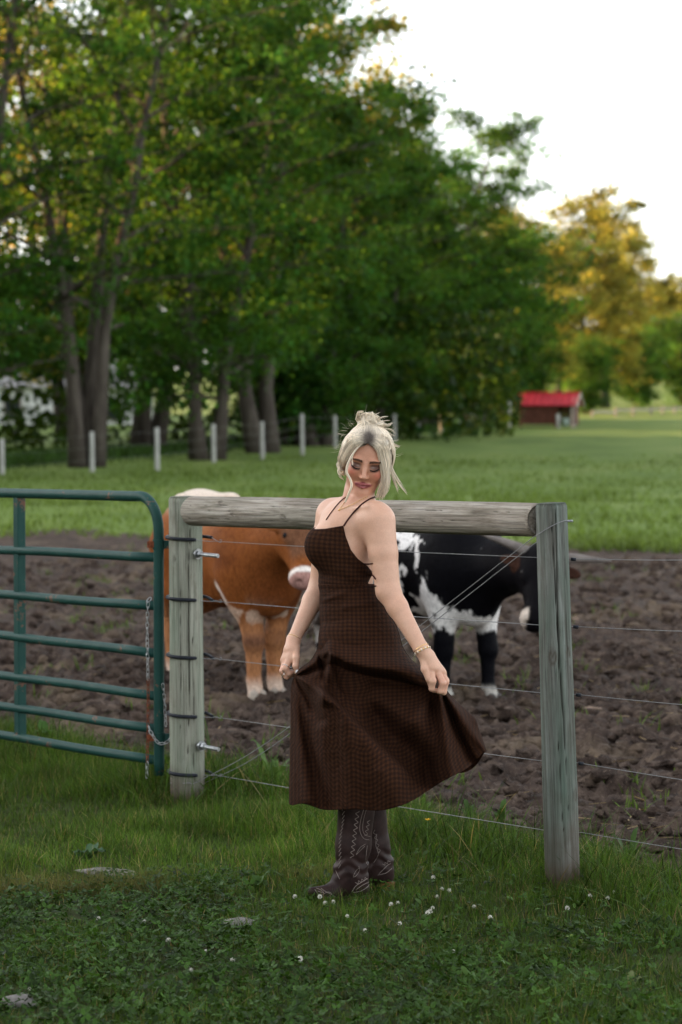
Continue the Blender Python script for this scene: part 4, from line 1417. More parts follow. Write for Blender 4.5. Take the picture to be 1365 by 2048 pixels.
# ================================================================ cattle
def cow_sdf(hp, hd, hr, legs, neck_r=0.2, hs=1.0, hump=0.0, nz=1.03):
    """Distance field of a standing beast; x forward, y left, z up. hp poll, hd muzzle direction, hr head's left axis."""
    hp = np.array(hp, float); hd = np.array(hd, float); hd /= np.linalg.norm(hd)
    hr = np.array(hr, float); hr -= hd * np.dot(hr, hd); hr /= np.linalg.norm(hr)
    hu = np.cross(hd, hr)                      # out of the forehead is -hu or hu; fixed below
    if np.dot(hu, [1, 0, 0.3]) < 0: hu = -hu
    Rm = np.stack([hd, hr, hu], 1)             # columns

    def f(p):
        p = p.astype(np.float32)
        ay = p.copy(); ay[:, 1] = np.abs(ay[:, 1])
        d = s_ell(p, (0.0, 0, 0.93), (0.80, 0.31, 0.335))
        d = smin(d, s_ell(p, (-0.58, 0, 1.03), (0.33, 0.265, 0.275)), 0.12)
        d = smin(d, s_cone(p, (-0.82, 0, 1.2), (0.45, 0, 1.17 + hump), 0.075, 0.10), 0.14)
        d = smin(d, s_ell(ay, (-0.47, 0.17, 1.235), (0.09, 0.07, 0.06)), 0.06)
        d = smin(d, s_ell(ay, (-0.88, 0.09, 1.10), (0.06, 0.05, 0.06)), 0.07)
        d = smin(d, s_ell(ay, (0.53, 0.15, 0.93), (0.22, 0.135, 0.36)), 0.12)
        d = smin(d, s_ell(p, (0.48, 0, 1.21 + hump), (0.22, 0.10, 0.10)), 0.10)
        d = smin(d, s_ell(p, (0.70, 0, 0.76), (0.17, 0.15, 0.22)), 0.14)
        d = smin(d, s_ell(p, (-0.1, 0, 0.70), (0.5, 0.2, 0.14)), 0.12)
        # neck
        a = np.array([0.62, 0, nz]); bq = hp + hd * 0.10 - hu * 0.06
        m = (a + bq) / 2 + np.array([0, 0, 0.01])
        n = smin(s_cone(p, a, m, neck_r * 1.2, neck_r * 0.85), s_cone(p, m, bq, neck_r * 0.85, 0.125 * hs), 0.08)
        dl = s_cone(p, (0.72, 0, 0.72), m + np.array([0.02, 0, -0.14]), 0.05, 0.03)
        d = smin(smin(d, n, 0.16), dl, 0.12)
        # legs
        for (front, s, dx, dy) in legs:
            if front:
                q = [(0.55 + dx * 0.3, 0.17 * s, 0.80), (0.60 + dx * 0.7, 0.165 * s + dy, 0.45), (0.60 + dx, 0.16 * s + dy, 0.38), (0.605 + dx, 0.16 * s + dy, 0.13), (0.64 + dx, 0.16 * s + dy, 0.055)]
                r = [0.118, 0.064, 0.058, 0.042, 0.055]
            else:
                q = [(-0.60, 0.15 * s, 0.92), (-0.56 + dx * 0.3, 0.165 * s, 0.66), (-0.80 + dx, 0.16 * s + dy, 0.47), (-0.775 + dx, 0.16 * s + dy, 0.14), (-0.735 + dx, 0.16 * s + dy, 0.055)]
                r = [0.21, 0.135, 0.066, 0.047, 0.058]
            lg = s_cone(p, q[0], q[1], r[0], r[1])
            for k in range(1, 4):
                lg = smin(lg, s_cone(p, q[k], q[k + 1], r[k], r[k + 1]), 0.03)
            if front: lg = smin(lg, s_ell(p, np.array(q[2]) + [0.01, 0, 0.0], (0.066, 0.062, 0.075)), 0.03)
            else: lg = smin(lg, s_ell(p, np.array(q[2]) + [-0.025, 0, 0.02], (0.06, 0.05, 0.075)), 0.03)
            lg = smax(lg, -(p[:, 2] - 0.002), 0.01)
            d = smin(d, lg, 0.075 if front else 0.10)
        # head in its own axes (x to the muzzle, z out of the forehead)
        h = (p - hp.astype(np.float32)) @ Rm.astype(np.float32) / hs
        ah = h.copy(); ah[:, 1] = np.abs(ah[:, 1])
        e = s_ell(h, (0.03, 0, -0.02), (0.13, 0.115, 0.10))
        e = smin(e, s_cone(h, (0.08, 0, -0.02), (0.36, 0, -0.03), 0.105, 0.062), 0.06)
        e = smin(e, s_ell(h, (0.17, 0, -0.10), (0.16, 0.07, 0.08)), 0.06)
        e = smin(e, s_ell(h, (0.405, 0, -0.055), (0.075, 0.085, 0.072)), 0.05)
        e = smin(e, s_ell(ah, (0.14, 0.085, 0.01), (0.055, 0.03, 0.03)), 0.03)
        e = smin(e, s_ell(ah, (0.42, 0.045, -0.015), (0.035, 0.03, 0.03)), 0.02)
        e = smax(e, -s_ell(ah, (0.465, 0.045, -0.02), (0.02, 0.016, 0.014)), 0.012)
        e = smax(e, -s_ell(h, (0.47, 0, -0.10), (0.05, 0.07, 0.006)), 0.012)
        # ears: flattened leaves pointing sideways
        ec, es = math.cos(0.35), math.sin(0.35)
        re_ = np.array([[0.25, -0.95, 0.15], [0.95, 0.25, 0.0], [0.0, 0.15, 1.0]]).T
        ear = s_ell(ah, (0.05, 0.160, -0.03), (0.042, 0.085, 0.020), None)
        ear = smax(ear, -s_ell(ah, (0.07, 0.170, -0.015), (0.030, 0.065, 0.016)), 0.01)
        e = smin(e, ear, 0.03)
        return smin(d, e * hs, 0.05)
    return f, Rm, hp


def horn(pts, r0, seed=0):
    p = resample(pts, 26); t = np.linspace(0, 1, 26)
    return tube(p, r0 * (1 - t) ** 0.75 + 0.004, 14)


def coat_mat(name, rough=0.62):
    m, nt, b = mat(name)
    c = attr(nt, "Col")
    v = coords(nt, scale=(30, 30, 9))
    f = noise(nt, 3.0, v, 5, 0.65)
    c2 = mix(nt, 1.0, c, ramp(nt, f, [(0.3, (0.62,) * 3), (0.7, (1.35,) * 3)]), 'MULTIPLY')
    nt.links.new(c2, b.inputs["Base Color"])
    b.inputs["Roughness"].default_value = rough
    b.inputs["Specular IOR Level"].default_value = 0.04
    bump(nt, b, f, 0.5, 0.012)
    return m


m_coat = coat_mat("short_cattle_coat")
m_horn = simple("grey_horn", (0.15, 0.13, 0.12), 0.45, 0, 0.3, 14)
m_hoof = simple("horn_hoof", (0.30, 0.26, 0.22), 0.6, 0, 0.3, 25)
m_eye = simple("dark_wet_eye", (0.012, 0.010, 0.010), 0.12)
m_tailhair = simple("tail_hair", (0.10, 0.05, 0.03), 0.8, 0, 0.4, 40)


def place_cow(name, xy, heading, f, colfun, label, bb, legs, Rm, hp, hs, horns=None, hoofcol=None, sc=1.0):
    V, F = polymesh_sdf(f, bb[0], bb[1], 0.0125)
    V = V + 0.003 * fbm(V * 14, 5, 3)[:, None] * grad(f, V, 0.01)
    C = colfun(V)
    me = raw_mesh(name, V, F, cols=C)
    o = link(name, me, m_coat, None, (xy[0], xy[1], float(ground_z(xy[0], xy[1])) - 0.01))
    o.rotation_euler = (0, 0, heading); o.scale = (sc, sc, sc)
    BASE[o.name] = np.zeros(3)
    tag(o, label, "cow", "cattle in the muddy paddock")
    # hooves: two claws each
    for (front, s, dx, dy) in legs:
        hx = (0.655 + dx) if front else (-0.72 + dx); hy = 0.16 * s + dy
        parts = []
        for cl_ in (-1, 1):
            fh = lambda p: smax(s_ell(p, (hx + 0.015, hy + cl_ * 0.028, 0.03), (0.062, 0.029, 0.055)), -(p[:, 2] + 0.004), 0.006)
            parts.append(polymesh_sdf(fh, (hx - 0.09, hy - 0.09, -0.02), (hx + 0.11, hy + 0.09, 0.11), 0.009, False))
        v_, f_ = merge(parts); obj("hoof", v_, f_, hoofcol or m_hoof, o)
    for s in (-1, 1):
        c = hp + Rm @ (np.array([0.145, 0.104 * s, 0.012]) * hs)
        v_, f_ = blob(3, 12, 9, 0.0); obj("eye", v_ * 0.021 * hs + c, f_, m_eye, o)
    tp = resample([(-0.90, 0, 1.20), (-0.965, 0, 1.08), (-0.985, 0.01, 0.8), (-0.985, 0.02, 0.6)], 14)
    v_, f_ = tube(tp, np.linspace(0.034, 0.016, 14), 10); tl = obj("tail", v_, f_, m_tailhair, o)
    rr = np.random.default_rng(2)
    sw = [tube(resample([tp[-1], tp[-1] + np.array([rr.normal(0, .02), rr.normal(0, .02), -0.16]), tp[-1] + np.array([rr.normal(0, .045), rr.normal(0, .045), -0.33])], 5), [0.008, 0.009, 0.007, 0.005, 0.001], 5) for _ in range(40)]
    v_, f_ = merge(sw); obj("tail_switch", v_, f_, m_tailhair, tl)
    if horns:
        for pts, r0 in horns:
            v_, f_ = horn(pts, r0); obj("horn", v_, f_, m_horn, o)
    return o


def cow_local(world, xy, heading, sc=1.0):
    q = np.asarray(world, float) - np.array([xy[0], xy[1], float(ground_z(xy[0], xy[1])) - 0.01])
    return q @ rotz(heading) / sc          # = R^T q


# --- brown one
xyB = (-0.720, 15.86); hdB = R_(-67)
legsB = [(1, 1, -0.05, -0.075), (1, -1, 0.03, 0.075), (0, 1, -0.06, -0.19), (0, -1, -0.02, 0.03)]
pollB = cow_local(P(597, 1040, 14.86), xyB, hdB); muzB = cow_local(P(613, 1152, 14.60), xyB, hdB)
rightB = rotz(hdB).T @ np.array([0.80, 0.52, 0.05])        # head's left side, seen to the right in the photo
fB, RmB, hpB = cow_sdf(pollB, muzB - pollB, rightB, legsB, 0.19, 1.0, -0.10, 0.96)


def hcoord(V, Rm, hp, hs):
    return (V - hp) @ Rm / hs


def colB(V):
    n1 = fbm(V * 2.2, 61, 4); n2 = fbm(V * 9, 62, 3)
    c = np.array([0.225, 0.072, 0.019])[None] * (1 + 0.35 * n1 + 0.15 * n2)[:, None]

    def put(col, w):
        nonlocal c
        w = np.clip(w, 0, 1)[:, None]; c = c * (1 - w) + np.array(col) * w
    z = V[:, 2]; x = V[:, 0]
    put((0.10, 0.030, 0.011), sstep(-0.05, 0.5, n1 + 0.3 * n2 + 0.25 * sstep(0.3, 0.7, V[:, 0])) * 0.75)
    put((0.60, 0.45, 0.34), sstep(1.13, 1.26, z + 0.05 * n1) * (1 - sstep(0.2, 0.65, x)) * 0.9)         # pale back
    put((0.66, 0.56, 0.47), sstep(1.20, 1.30, z + 0.03 * n1) * (1 - sstep(-0.35, 0.0, x)) * 0.9)
    put((0.36, 0.18, 0.09), np.exp(-((x + 0.02 + 0.1 * n1) / 0.2) ** 2) * sstep(0.95, 1.1, z) * 0.8)
    leg = 1 - sstep(0.40, 0.62, z + 0.05 * n2)
    put((0.34, 0.155, 0.070), leg * 0.8)
    put((0.11, 0.05, 0.03), np.exp(-((z - 0.385) / 0.055) ** 2) * sstep(0.6, 0.66, x) * (x < 0.8) * 0.9)   # dark knees
    put((0.52, 0.42, 0.35), (1 - sstep(0.08, 0.2, z + 0.05 * n2)) * 0.8)
    put((0.66, 0.58, 0.52), sstep(0.42, 0.6, np.exp(-(((x - 0.46) / 0.15) ** 2 + ((z - 0.66) / 0.10) ** 2 + ((V[:, 1] + 0.24) / 0.2) ** 2)) + 0.35 * n2) * 0.9)
    put((0.62, 0.48, 0.38), np.exp(-(((x - 0.62) / 0.2) ** 2 + ((z - 0.56) / 0.07) ** 2)) * sstep(0.0, 0.12, n2) * 0.7)
    put((0.10, 0.028, 0.010), np.exp(-(((x - 0.80) / 0.16) ** 2 + (V[:, 1] / 0.16) ** 2)) * sstep(0.55, 0.7, z) * 0.6)
    h = hcoord(V, RmB, hpB, 1.0)
    hm = (np.abs(h[:, 1]) < 0.3) & (h[:, 0] > -0.15) & (h[:, 0] < 0.55) & (np.abs(h[:, 2]) < 0.2)
    put((0.13, 0.062, 0.035), hm * sstep(0.02, 0.12, h[:, 0]) * sstep(-0.05, 0.02, h[:, 2]) * (1 - sstep(0.27, 0.34, h[:, 0])) * 0.85)
    put((0.74, 0.68, 0.63), hm * sstep(0.365, 0.385, h[:, 0]) * (1 - sstep(0.405, 0.42, h[:, 0])) * 0.95)
    put((0.34, 0.19, 0.165), hm * sstep(0.405, 0.42, h[:, 0]) * 0.95)
    put((0.03, 0.02, 0.02), hm * sstep(-0.10, -0.115, h[:, 2]) * sstep(0.40, 0.43, h[:, 0]) * 0.8)
    return np.clip(c, 0.004, 0.9)


brown = place_cow("cow", xyB, hdB, fB, colB, "orange-brown steer with pale back and white muzzle behind the gate post", ((-1.1, -0.75, -0.05), (1.75, 0.85, 1.62)), legsB, RmB, hpB, 1.02)

# --- black and white one with long horns
xyK = (0.47, 15.72); hdK = R_(-54)
legsK = [(1, 1, 0.05, -0.02), (1, -1, -0.06, 0.0), (0, 1, 0.05, 0.02), (0, -1, -0.06, 0.0)]
pollK = cow_local(P(1086, 1114, 14.70), xyK, hdK, 0.93); muzK = cow_local(P(1072, 1244, 14.42), xyK, hdK, 0.93)
leftK = rotz(hdK).T @ np.array([0.97, 0.18, -0.03])
fK, RmK, hpK = cow_sdf(pollK, muzK - pollK, leftK, legsK, 0.19, 1.12, -0.02, 0.98)


def fK2(p):
    q = p.copy(); q[:, 2] = q[:, 2]
    return fK(q)


def colK(V):
    n1 = fbm(V * 2.6 + 3, 71, 3); n2 = fbm(V * np.array([14, 14, 10.0]), 72, 3); n3 = fbm(V * np.array([42, 42, 24.0]), 73, 2)
    c = np.array([0.003, 0.003, 0.0042])[None] * (1 + 0.3 * n2)[:, None]

    def put(col, w):
        nonlocal c
        w = np.clip(w, 0, 1)[:, None]; c = c * (1 - w) + np.array(col) * w
    x, z = V[:, 0], V[:, 2]
    W = (0.70, 0.68, 0.66)
    rear = 1 - sstep(0.12, 0.55, x + 0.25 * n1)
    wm = rear * sstep(-0.06, 0.14, n2 + 0.15 * n1)
    wm = np.maximum(wm, sstep(1.06, 1.17, z + 0.05 * n1) * (1 - sstep(0.45, 0.75, x)) * sstep(-0.05, 0.12, n2 + 0.05))      # speckled back
    low = (1 - sstep(0.66, 0.86, z + 0.16 * n1)) * sstep(0.46, 0.55, z) * (1 - sstep(0.55, 0.75, x))
    wm = np.maximum(wm, low * sstep(-0.10, 0.10, n2 + n1 * 0.5))
    wm = np.maximum(wm, 1.25 * np.exp(-(((x - 0.50) / 0.12) ** 2 + ((z - 0.70) / 0.16) ** 2)))
    wm = np.maximum(wm, 1.1 * np.exp(-(((x - 0.66) / 0.15) ** 2 + ((z - 0.58) / 0.10) ** 2)))
    wm = np.maximum(wm, np.exp(-((x - 0.38 - 0.12 * n1) / 0.035) ** 2) * sstep(0.85, 0.95, z) * sstep(-0.05, 0.15, n2))
    put(W, sstep(0.44, 0.58, wm + 0.55 * n2 + 0.30 * n3))
    put((0.16, 0.13, 0.11), (1 - sstep(0.50, 0.64, z)) * sstep(0.42, 0.5, z) * (1 - sstep(0.2, 0.5, x)) * 0.8)
    put((0.003, 0.003, 0.0045), (1 - sstep(0.44, 0.54, z + 0.04 * n2)) * (x > 0.35))
    put((0.5, 0.47, 0.42), (1 - sstep(0.10, 0.15, z + 0.03 * n2)) * (x > 0.3) * 0.7)
    h = hcoord(V, RmK, hpK, 1.12)
    hm = (np.abs(h[:, 1]) < 0.34) & (h[:, 0] > -0.2) & (h[:, 0] < 0.55) & (np.abs(h[:, 2]) < 0.22) & (x > 0.75)
    put((0.0035, 0.003, 0.004), hm * 1.0)
    put((0.05, 0.022, 0.014), hm * sstep(0.11, 0.14, np.abs(h[:, 1])) * (np.abs(h[:, 2] + 0.03) < 0.035) * (h[:, 0] < 0.11) * (h[:, 0] > 0.0) * 0.8)
    put((0.55, 0.47, 0.40), hm * sstep(0.36, 0.39, h[:, 0]) * sstep(0.04, 0.06, np.abs(h[:, 1])) * (h[:, 2] < 0.02))
    return np.clip(c, 0.0015, 0.85)


hK = lambda a: hpK + RmK @ (np.array(a) * 1.12)
hornsK = [([hK((-0.01, s * 0.08, 0.0)), hK((-0.03, s * 0.20, 0.015)), hK((-0.035, s * 0.30, 0.03)), hK((-0.045, s * 0.40, 0.04))], 0.036) for s in (-1, 1)]
m_hoofd = simple("dark_hoof", (0.10, 0.09, 0.085), 0.6, 0, 0.3, 25)
black = place_cow("cow", xyK, hdK, fK2, colK, "black and white speckled longhorn steer lowering its head behind the right post", ((-1.1, -0.75, -0.05), (1.85, 0.95, 1.62)), legsK, RmK, hpK, 1.12, hornsK, m_hoofd, 0.93)
# ================================================================ the woman
YW = 8.5
S = YW / FPX                                    # metres per photo pixel at her distance
WB = P(712, 1806, YW); WB[2] = 0.0


def q(px, py, dy=0.0):
    """Photo pixel and depth offset -> her local coordinates."""
    return P(px, py, YW + dy) - WB


# ---- head frame
yaw, pit, rol = R_(4), R_(17), R_(9)
hf = np.array([-math.sin(yaw) * math.cos(pit), -math.cos(yaw) * math.cos(pit), -math.sin(pit)])
hx = np.cross(hf, [0, 0, 1.0]); hx /= np.linalg.norm(hx); hx = -hx if hx[0] < 0 else hx     # viewer's right
hz = np.cross(hx, hf);  hz = -hz if hz[2] < 0 else hz
hx2 = hx * math.cos(rol) - hz * math.sin(rol); hz2 = hz * math.cos(rol) + hx * math.sin(rol)
HR = np.stack([hx2, hf, hz2], 1)                # columns: right(view), forward, up
HO = q(731, 935, -0.105) - HR @ np.array([0, 0.080, 0.0])
HRf, HOf = HR.astype(np.float32), HO.astype(np.float32)


def head_local(p):
    return (p - HOf) @ HRf


def face_sdf(h):
    a = h.copy(); a[:, 0] = np.abs(a[:, 0])
    d = s_ell(h, (0, -0.020, 0.030), (0.071, 0.092, 0.085))
    d = smin(d, s_ell(h, (0, 0.020, -0.020), (0.0605, 0.064, 0.080)), 0.030)
    d = smin(d, s_cone(a, (0.046, -0.005, -0.052), (0.014, 0.062, -0.098), 0.018, 0.013), 0.030)
    d = smin(d, s_ell(h, (0, 0.070, -0.100), (0.019, 0.016, 0.015)), 0.018)
    d = smin(d, s_ell(a, (0.036, 0.053, -0.026), (0.023, 0.022, 0.021)), 0.024)
    d = smin(d, s_ell(a, (0.027, 0.072, 0.021), (0.022, 0.010, 0.008)), 0.014)
    # eye sockets, lids
    d = smax(d, -s_ell(a, (0.0315, 0.098, 0.002), (0.0175, 0.020, 0.0125)), 0.012)
    d = smin(d, s_ell(a, (0.0310, 0.0620, -0.002), (0.0155, 0.0135, 0.0120)), 0.005)
    # nose
    n = s_cone(h, (0, 0.080, 0.012), (0, 0.101, -0.029), 0.0068, 0.0082)
    n = smin(n, s_ell(h, (0, 0.1010, -0.031), (0.0092, 0.0088, 0.0080)), 0.006)
    n = smin(n, s_ell(a, (0.0098, 0.090, -0.0340), (0.0062, 0.0085, 0.0062)), 0.006)
    n = smax(n, -s_ell(a, (0.0058, 0.0955, -0.0405), (0.0036, 0.0050, 0.0032)), 0.003)
    d = smin(d, n, 0.009)
    # lips
    ul = smin(s_cone(a, (0.0045, 0.0875, -0.0600), (0.0250, 0.0745, -0.0620), 0.0048, 0.0024), s_ell(h, (0, 0.0875, -0.0605), (0.006, 0.0045, 0.0042)), 0.004)
    ll = s_cone(a, (0.0, 0.0865, -0.0705), (0.0215, 0.0755, -0.0645), 0.0066, 0.0028)
    d = smin(d, smin(ul, ll, 0.0022), 0.0055)
    d = smax(d, -s_cone(a, (0, 0.0935, -0.0652), (0.021, 0.0810, -0.0650), 0.0018, 0.0010), 0.003)
    d = smax(d, -s_ell(h, (0, 0.096, -0.0475), (0.0035, 0.006, 0.006)), 0.004)
    # ears
    ear = s_ell(a, (0.070, -0.012, -0.008), (0.009, 0.018, 0.029))
    ear = smax(ear, -s_ell(a, (0.079, -0.008, -0.006), (0.006, 0.010, 0.018)), 0.005)
    return smin(d, ear, 0.008)


# joints (photo px, px, depth m)
shL, elL, wrL = q(758, 1044, -0.13), q(777, 1182, -0.17), q(843, 1298, -0.25)
shR, elR, wrR = q(663, 1030, 0.11), q(641, 1172, 0.12), q(588, 1279, 0.02)
neck0, neck1 = q(713, 1016, 0.0), q(727, 962, -0.035)
px = lambda v: v * S
GR = []          # (lo, hi, function) groups


def torso(p):
    d = s_ell(p, q(713, 1262, 0.0), (px(65), 0.16, px(70)))
    d = smin(d, s_ell(p, q(742, 1272, 0.03), (px(46), 0.13, px(52))), 0.05)
    d = smin(d, s_ell(p, q(694, 1165, 0.0), (px(50), 0.118, px(70))), 0.05)
    d = smin(d, s_ell(p, q(694, 1098, 0.0), (px(55), 0.138, px(85))), 0.05)
    d = smin(d, s_ell(p, q(652, 1092, -0.062), (px(39), 0.064, px(41))), 0.035)
    d = smin(d, s_ell(p, q(650, 1092, 0.070), (px(37), 0.062, px(40))), 0.035)
    d = smin(d, s_ell(p, q(690, 1045, -0.01), (px(48), 0.12, px(42))), 0.04)
    # shoulder girdle and trapezius
    d = smin(d, s_cone(p, q(672, 1034, 0.09), q(745, 1040, -0.10), px(30), px(33)), 0.05)
    d = smin(d, s_cone(p, q(722, 1006, 0.03), q(750, 1030, -0.11), px(19), px(22)), 0.04)
    d = smin(d, s_cone(p, q(708, 1006, 0.05), q(668, 1022, 0.10), px(16), px(20)), 0.035)
    # collar bones
    d = smin(d, s_cone(p, q(692, 1021, -0.085), q(738, 1012, -0.155), px(4.5), px(5.0)), 0.016)
    d = smin(d, s_cone(p, q(684, 1022, -0.07), q(662, 1014, 0.06), px(4.5), px(5.0)), 0.016)
    # thighs
    d = smin(d, s_cone(p, q(702, 1290, -0.07), q(705, 1470, -0.06), px(56), px(38)), 0.05)
    d = smin(d, s_cone(p, q(724, 1290, 0.09), q(735, 1470, 0.10), px(54), px(37)), 0.05)
    d = smin(d, s_cone(p, q(705, 1470, -0.06), q(714, 1600, -0.05), px(38), px(27)), 0.03)
    d = smin(d, s_cone(p, q(735, 1470, 0.10), q(736, 1600, 0.13), px(37), px(26)), 0.03)
    d = smin(d, s_cone(p, q(714, 1600, -0.05), q(705, 1745, -0.045), px(26), px(16)), 0.03)
    d = smin(d, s_cone(p, q(736, 1600, 0.13), q(756, 1730, 0.15), px(25), px(15)), 0.03)
    return d


def neck(p):
    d = s_cone(p, neck0, neck1, px(30), px(27))
    d = smin(d, s_cone(p, q(697, 1018, -0.08), q(745, 945, -0.03), px(6), px(7)), 0.018)      # neck muscle
    d = smin(d, s_cone(p, q(690, 1018, -0.06), q(700, 960, 0.0), px(6), px(7)), 0.018)
    return d


def arm(sh, el, wr, r, bulge):
    m1 = sh + (el - sh) * 0.45; m2 = el + (wr - el) * 0.28

    def f(p):
        d = s_cone(p, sh, m1, px(r[1]), px(r[2]))
        d = smin(d, s_cone(p, m1, el, px(r[2]), px(r[3])), 0.012)
        d = smin(d, s_cone(p, el, m2, px(r[3]), px(r[4])), 0.012)
        d = smin(d, s_cone(p, m2, wr, px(r[4]), px(r[5])), 0.012)
        return d
    return f


def chainf(pts, r, k=0.006):
    pts = [np.asarray(a) for a in pts]

    def f(p):
        d = s_cone(p, pts[0], pts[1], px(r[0]), px(r[1]))
        for i in range(1, len(pts) - 1):
            d = smin(d, s_cone(p, pts[i], pts[i + 1], px(r[i]), px(r[i + 1])), k)
        return d
    return f


armL = arm(shL, elL, wrL, (31, 32.5, 28.5, 24, 20.5, 14), 0)
armR = arm(shR, elR, wrR, (30, 30, 26.5, 22.5, 21, 12.5), 0)


def union(fs, k):
    def f(p):
        d = fs[0](p)
        for g in fs[1:]: d = smin(d, g(p), k)
        return d
    return f


# left hand (right in the photo): back of the hand to the camera, fingers closed on the cloth
hz0 = -0.25
handL_palm = union([chainf([wrL, q(851, 1314, hz0), q(862, 1334, hz0 - 0.004)], (13.5, 12.5, 12.5)),
                    chainf([wrL, q(858, 1312, hz0 + 0.005), q(879, 1342, hz0 + 0.012)], (12.5, 12, 10.5)),
                    chainf([q(868, 1338, hz0 - 0.004), q(884, 1348, hz0 + 0.02)], (10.5, 9.5))], 0.016)
fingersL = [chainf([q(862, 1340, hz0 - 0.012), q(866, 1362, hz0 - 0.030), q(864, 1377, hz0 - 0.022), q(868, 1381, hz0 - 0.005)], (7.4, 6.6, 5.6, 4.8)),
            chainf([q(875, 1345, hz0 - 0.004), q(886, 1366, hz0 - 0.022), q(881, 1382, hz0 - 0.018), q(872, 1381, hz0 - 0.002)], (7.2, 6.4, 5.6, 4.8)),
            chainf([q(882, 1347, hz0 + 0.012), q(892, 1364, hz0 - 0.004), q(888, 1384, hz0 - 0.004), q(877, 1383, hz0 + 0.006)], (7.0, 6.2, 5.6, 4.8)),
            chainf([q(885, 1346, hz0 + 0.028), q(893, 1361, hz0 + 0.016), q(889, 1378, hz0 + 0.014), q(880, 1379, hz0 + 0.018)], (6.2, 5.4, 4.8, 4.2)),
            chainf([q(848, 1316, hz0 - 0.006), q(850, 1338, hz0 - 0.018), q(858, 1357, hz0 - 0.022), q(863, 1374, hz0 - 0.008)], (8.2, 7.4, 6.2, 5.0))]
# right hand (left in the photo)
hy0 = 0.0
handR_palm = union([chainf([wrR, q(588, 1298, hy0 - 0.006), q(586, 1318, hy0 - 0.016)], (12.8, 12.2, 10.5)),
                    chainf([wrR, q(580, 1300, hy0 + 0.004), q(573, 1322, hy0 + 0.004)], (12, 12, 10.5)),
                    chainf([q(582, 1316, hy0 - 0.014), q(571, 1320, hy0 + 0.018)], (9.5, 9))], 0.016)
fingersR = [chainf([q(578, 1321, hy0 - 0.020), q(571, 1337, hy0 - 0.036), q(578, 1347, hy0 - 0.030), q(587, 1344, hy0 - 0.016)], (7.2, 6.4, 5.7, 4.8)),
            chainf([q(573, 1323, hy0 - 0.006), q(566, 1342, hy0 - 0.020), q(574, 1353, hy0 - 0.018), q(584, 1350, hy0 - 0.006)], (7.2, 6.4, 5.7, 4.8)),
            chainf([q(570, 1322, hy0 + 0.010), q(566, 1342, hy0 + 0.004), q(575, 1352, hy0 + 0.004), q(585, 1349, hy0 + 0.008)], (6.8, 6.0, 5.4, 4.6)),
            chainf([q(569, 1319, hy0 + 0.024), q(568, 1335, hy0 + 0.022), q(576, 1344, hy0 + 0.02), q(584, 1342, hy0 + 0.02)], (6.2, 5.4, 4.8, 4.2)),
            chainf([q(592, 1297, hy0 - 0.012), q(593, 1316, hy0 - 0.034), q(592, 1332, hy0 - 0.042), q(594, 1345, hy0 - 0.038)], (8.2, 7.2, 6.2, 4.9))]


def handf(palm, fingers):
    def f(p):
        d = palm(p)
        for g in fingers:
            d = np.minimum(d, d) if False else smin(d, g(p), 0.0035)
        return d
    return f


groups = [torso, neck, armL, armR, handf(handL_palm, fingersL), handf(handR_palm, fingersR)]
boxes = [None, (q(640, 1060), q(800, 900)), (q(690, 1335), q(880, 980)), (q(550, 1310), q(720, 970)), (q(815, 1400), q(910, 1270)), (q(545, 1370), q(615, 1250))]
headbox = (q(660, 1030), q(800, 840))


def bbmask(p, b, m=0.03):
    lo = np.minimum(b[0], b[1]); hi = np.maximum(b[0], b[1])
    return (p[:, 0] > lo[0] - m) & (p[:, 0] < hi[0] + m) & (p[:, 2] > lo[2] - m) & (p[:, 2] < hi[2] + m)


def body_sdf(p):
    p = p.astype(np.float32)
    d = torso(p)
    for g, b, k in zip(groups[1:], boxes[1:], (0.028, 0.035, 0.03, 0.008, 0.008)):
        m = bbmask(p, b)
        if m.any():
            d[m] = smin(d[m], g(p[m]), k)
    m = bbmask(p, headbox)
    if m.any():
        d[m] = smin(d[m], face_sdf(head_local(p[m])), 0.012)
    return d


bV, bF = polymesh_sdf(body_sdf, (q(545, 1790)[0], -0.42, 0.03), (q(910, 1790)[0], 0.42, 1.72), 0.0027)

# ---- skin colours: tan base, make-up where it sits on the face
hl = head_local(bV.astype(np.float32)).astype(float)
ax_ = np.abs(hl[:, 0])
inface = (hl[:, 1] > 0.02) & (hl[:, 2] > -0.125) & (hl[:, 2] < 0.12) & (ax_ < 0.085)
col = np.tile(np.array([0.545, 0.315, 0.220]), (len(bV), 1))
nz_ = fbm(bV * 18, 301, 3)
col *= np.stack([1 + 0.05 * nz_, 1 + 0.09 * nz_, 1 + 0.11 * nz_], -1) * (1 + 0.05 * fbm(bV * 70, 302, 2))[:, None]


def paint(c, w):
    global col
    w = np.clip(w, 0, 1)[:, None]
    col = col * (1 - w) + np.array(c) * w


head_w = (inface * 1.0) * sstep(0.010, 0.003, face_sdf(hl.astype(np.float32))) * sstep(-0.118, -0.095, hl[:, 2] + 0.25 * np.clip(hl[:, 1] - 0.05, -1, 0))
paint((0.41, 0.185, 0.110), head_w * 0.85)                                                         # bronzed face
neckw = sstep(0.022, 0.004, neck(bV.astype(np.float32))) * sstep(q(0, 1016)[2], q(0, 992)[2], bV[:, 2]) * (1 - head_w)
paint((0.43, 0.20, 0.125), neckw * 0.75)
paint((0.50, 0.135, 0.095), head_w * 0.60 * np.exp(-(((ax_ - 0.047) / 0.019) ** 2 + ((hl[:, 2] + 0.022) / 0.018) ** 2)))   # blush
paint((0.55, 0.30, 0.21), head_w * 0.5 * np.exp(-((ax_ / 0.006) ** 2 + ((hl[:, 2] + 0.012) / 0.025) ** 2)))
lids = head_w * np.exp(-(((ax_ - 0.031) / 0.0165) ** 4 + ((hl[:, 2] - 0.003) / 0.0095) ** 4))
paint((0.065, 0.034, 0.028), lids * 0.92)
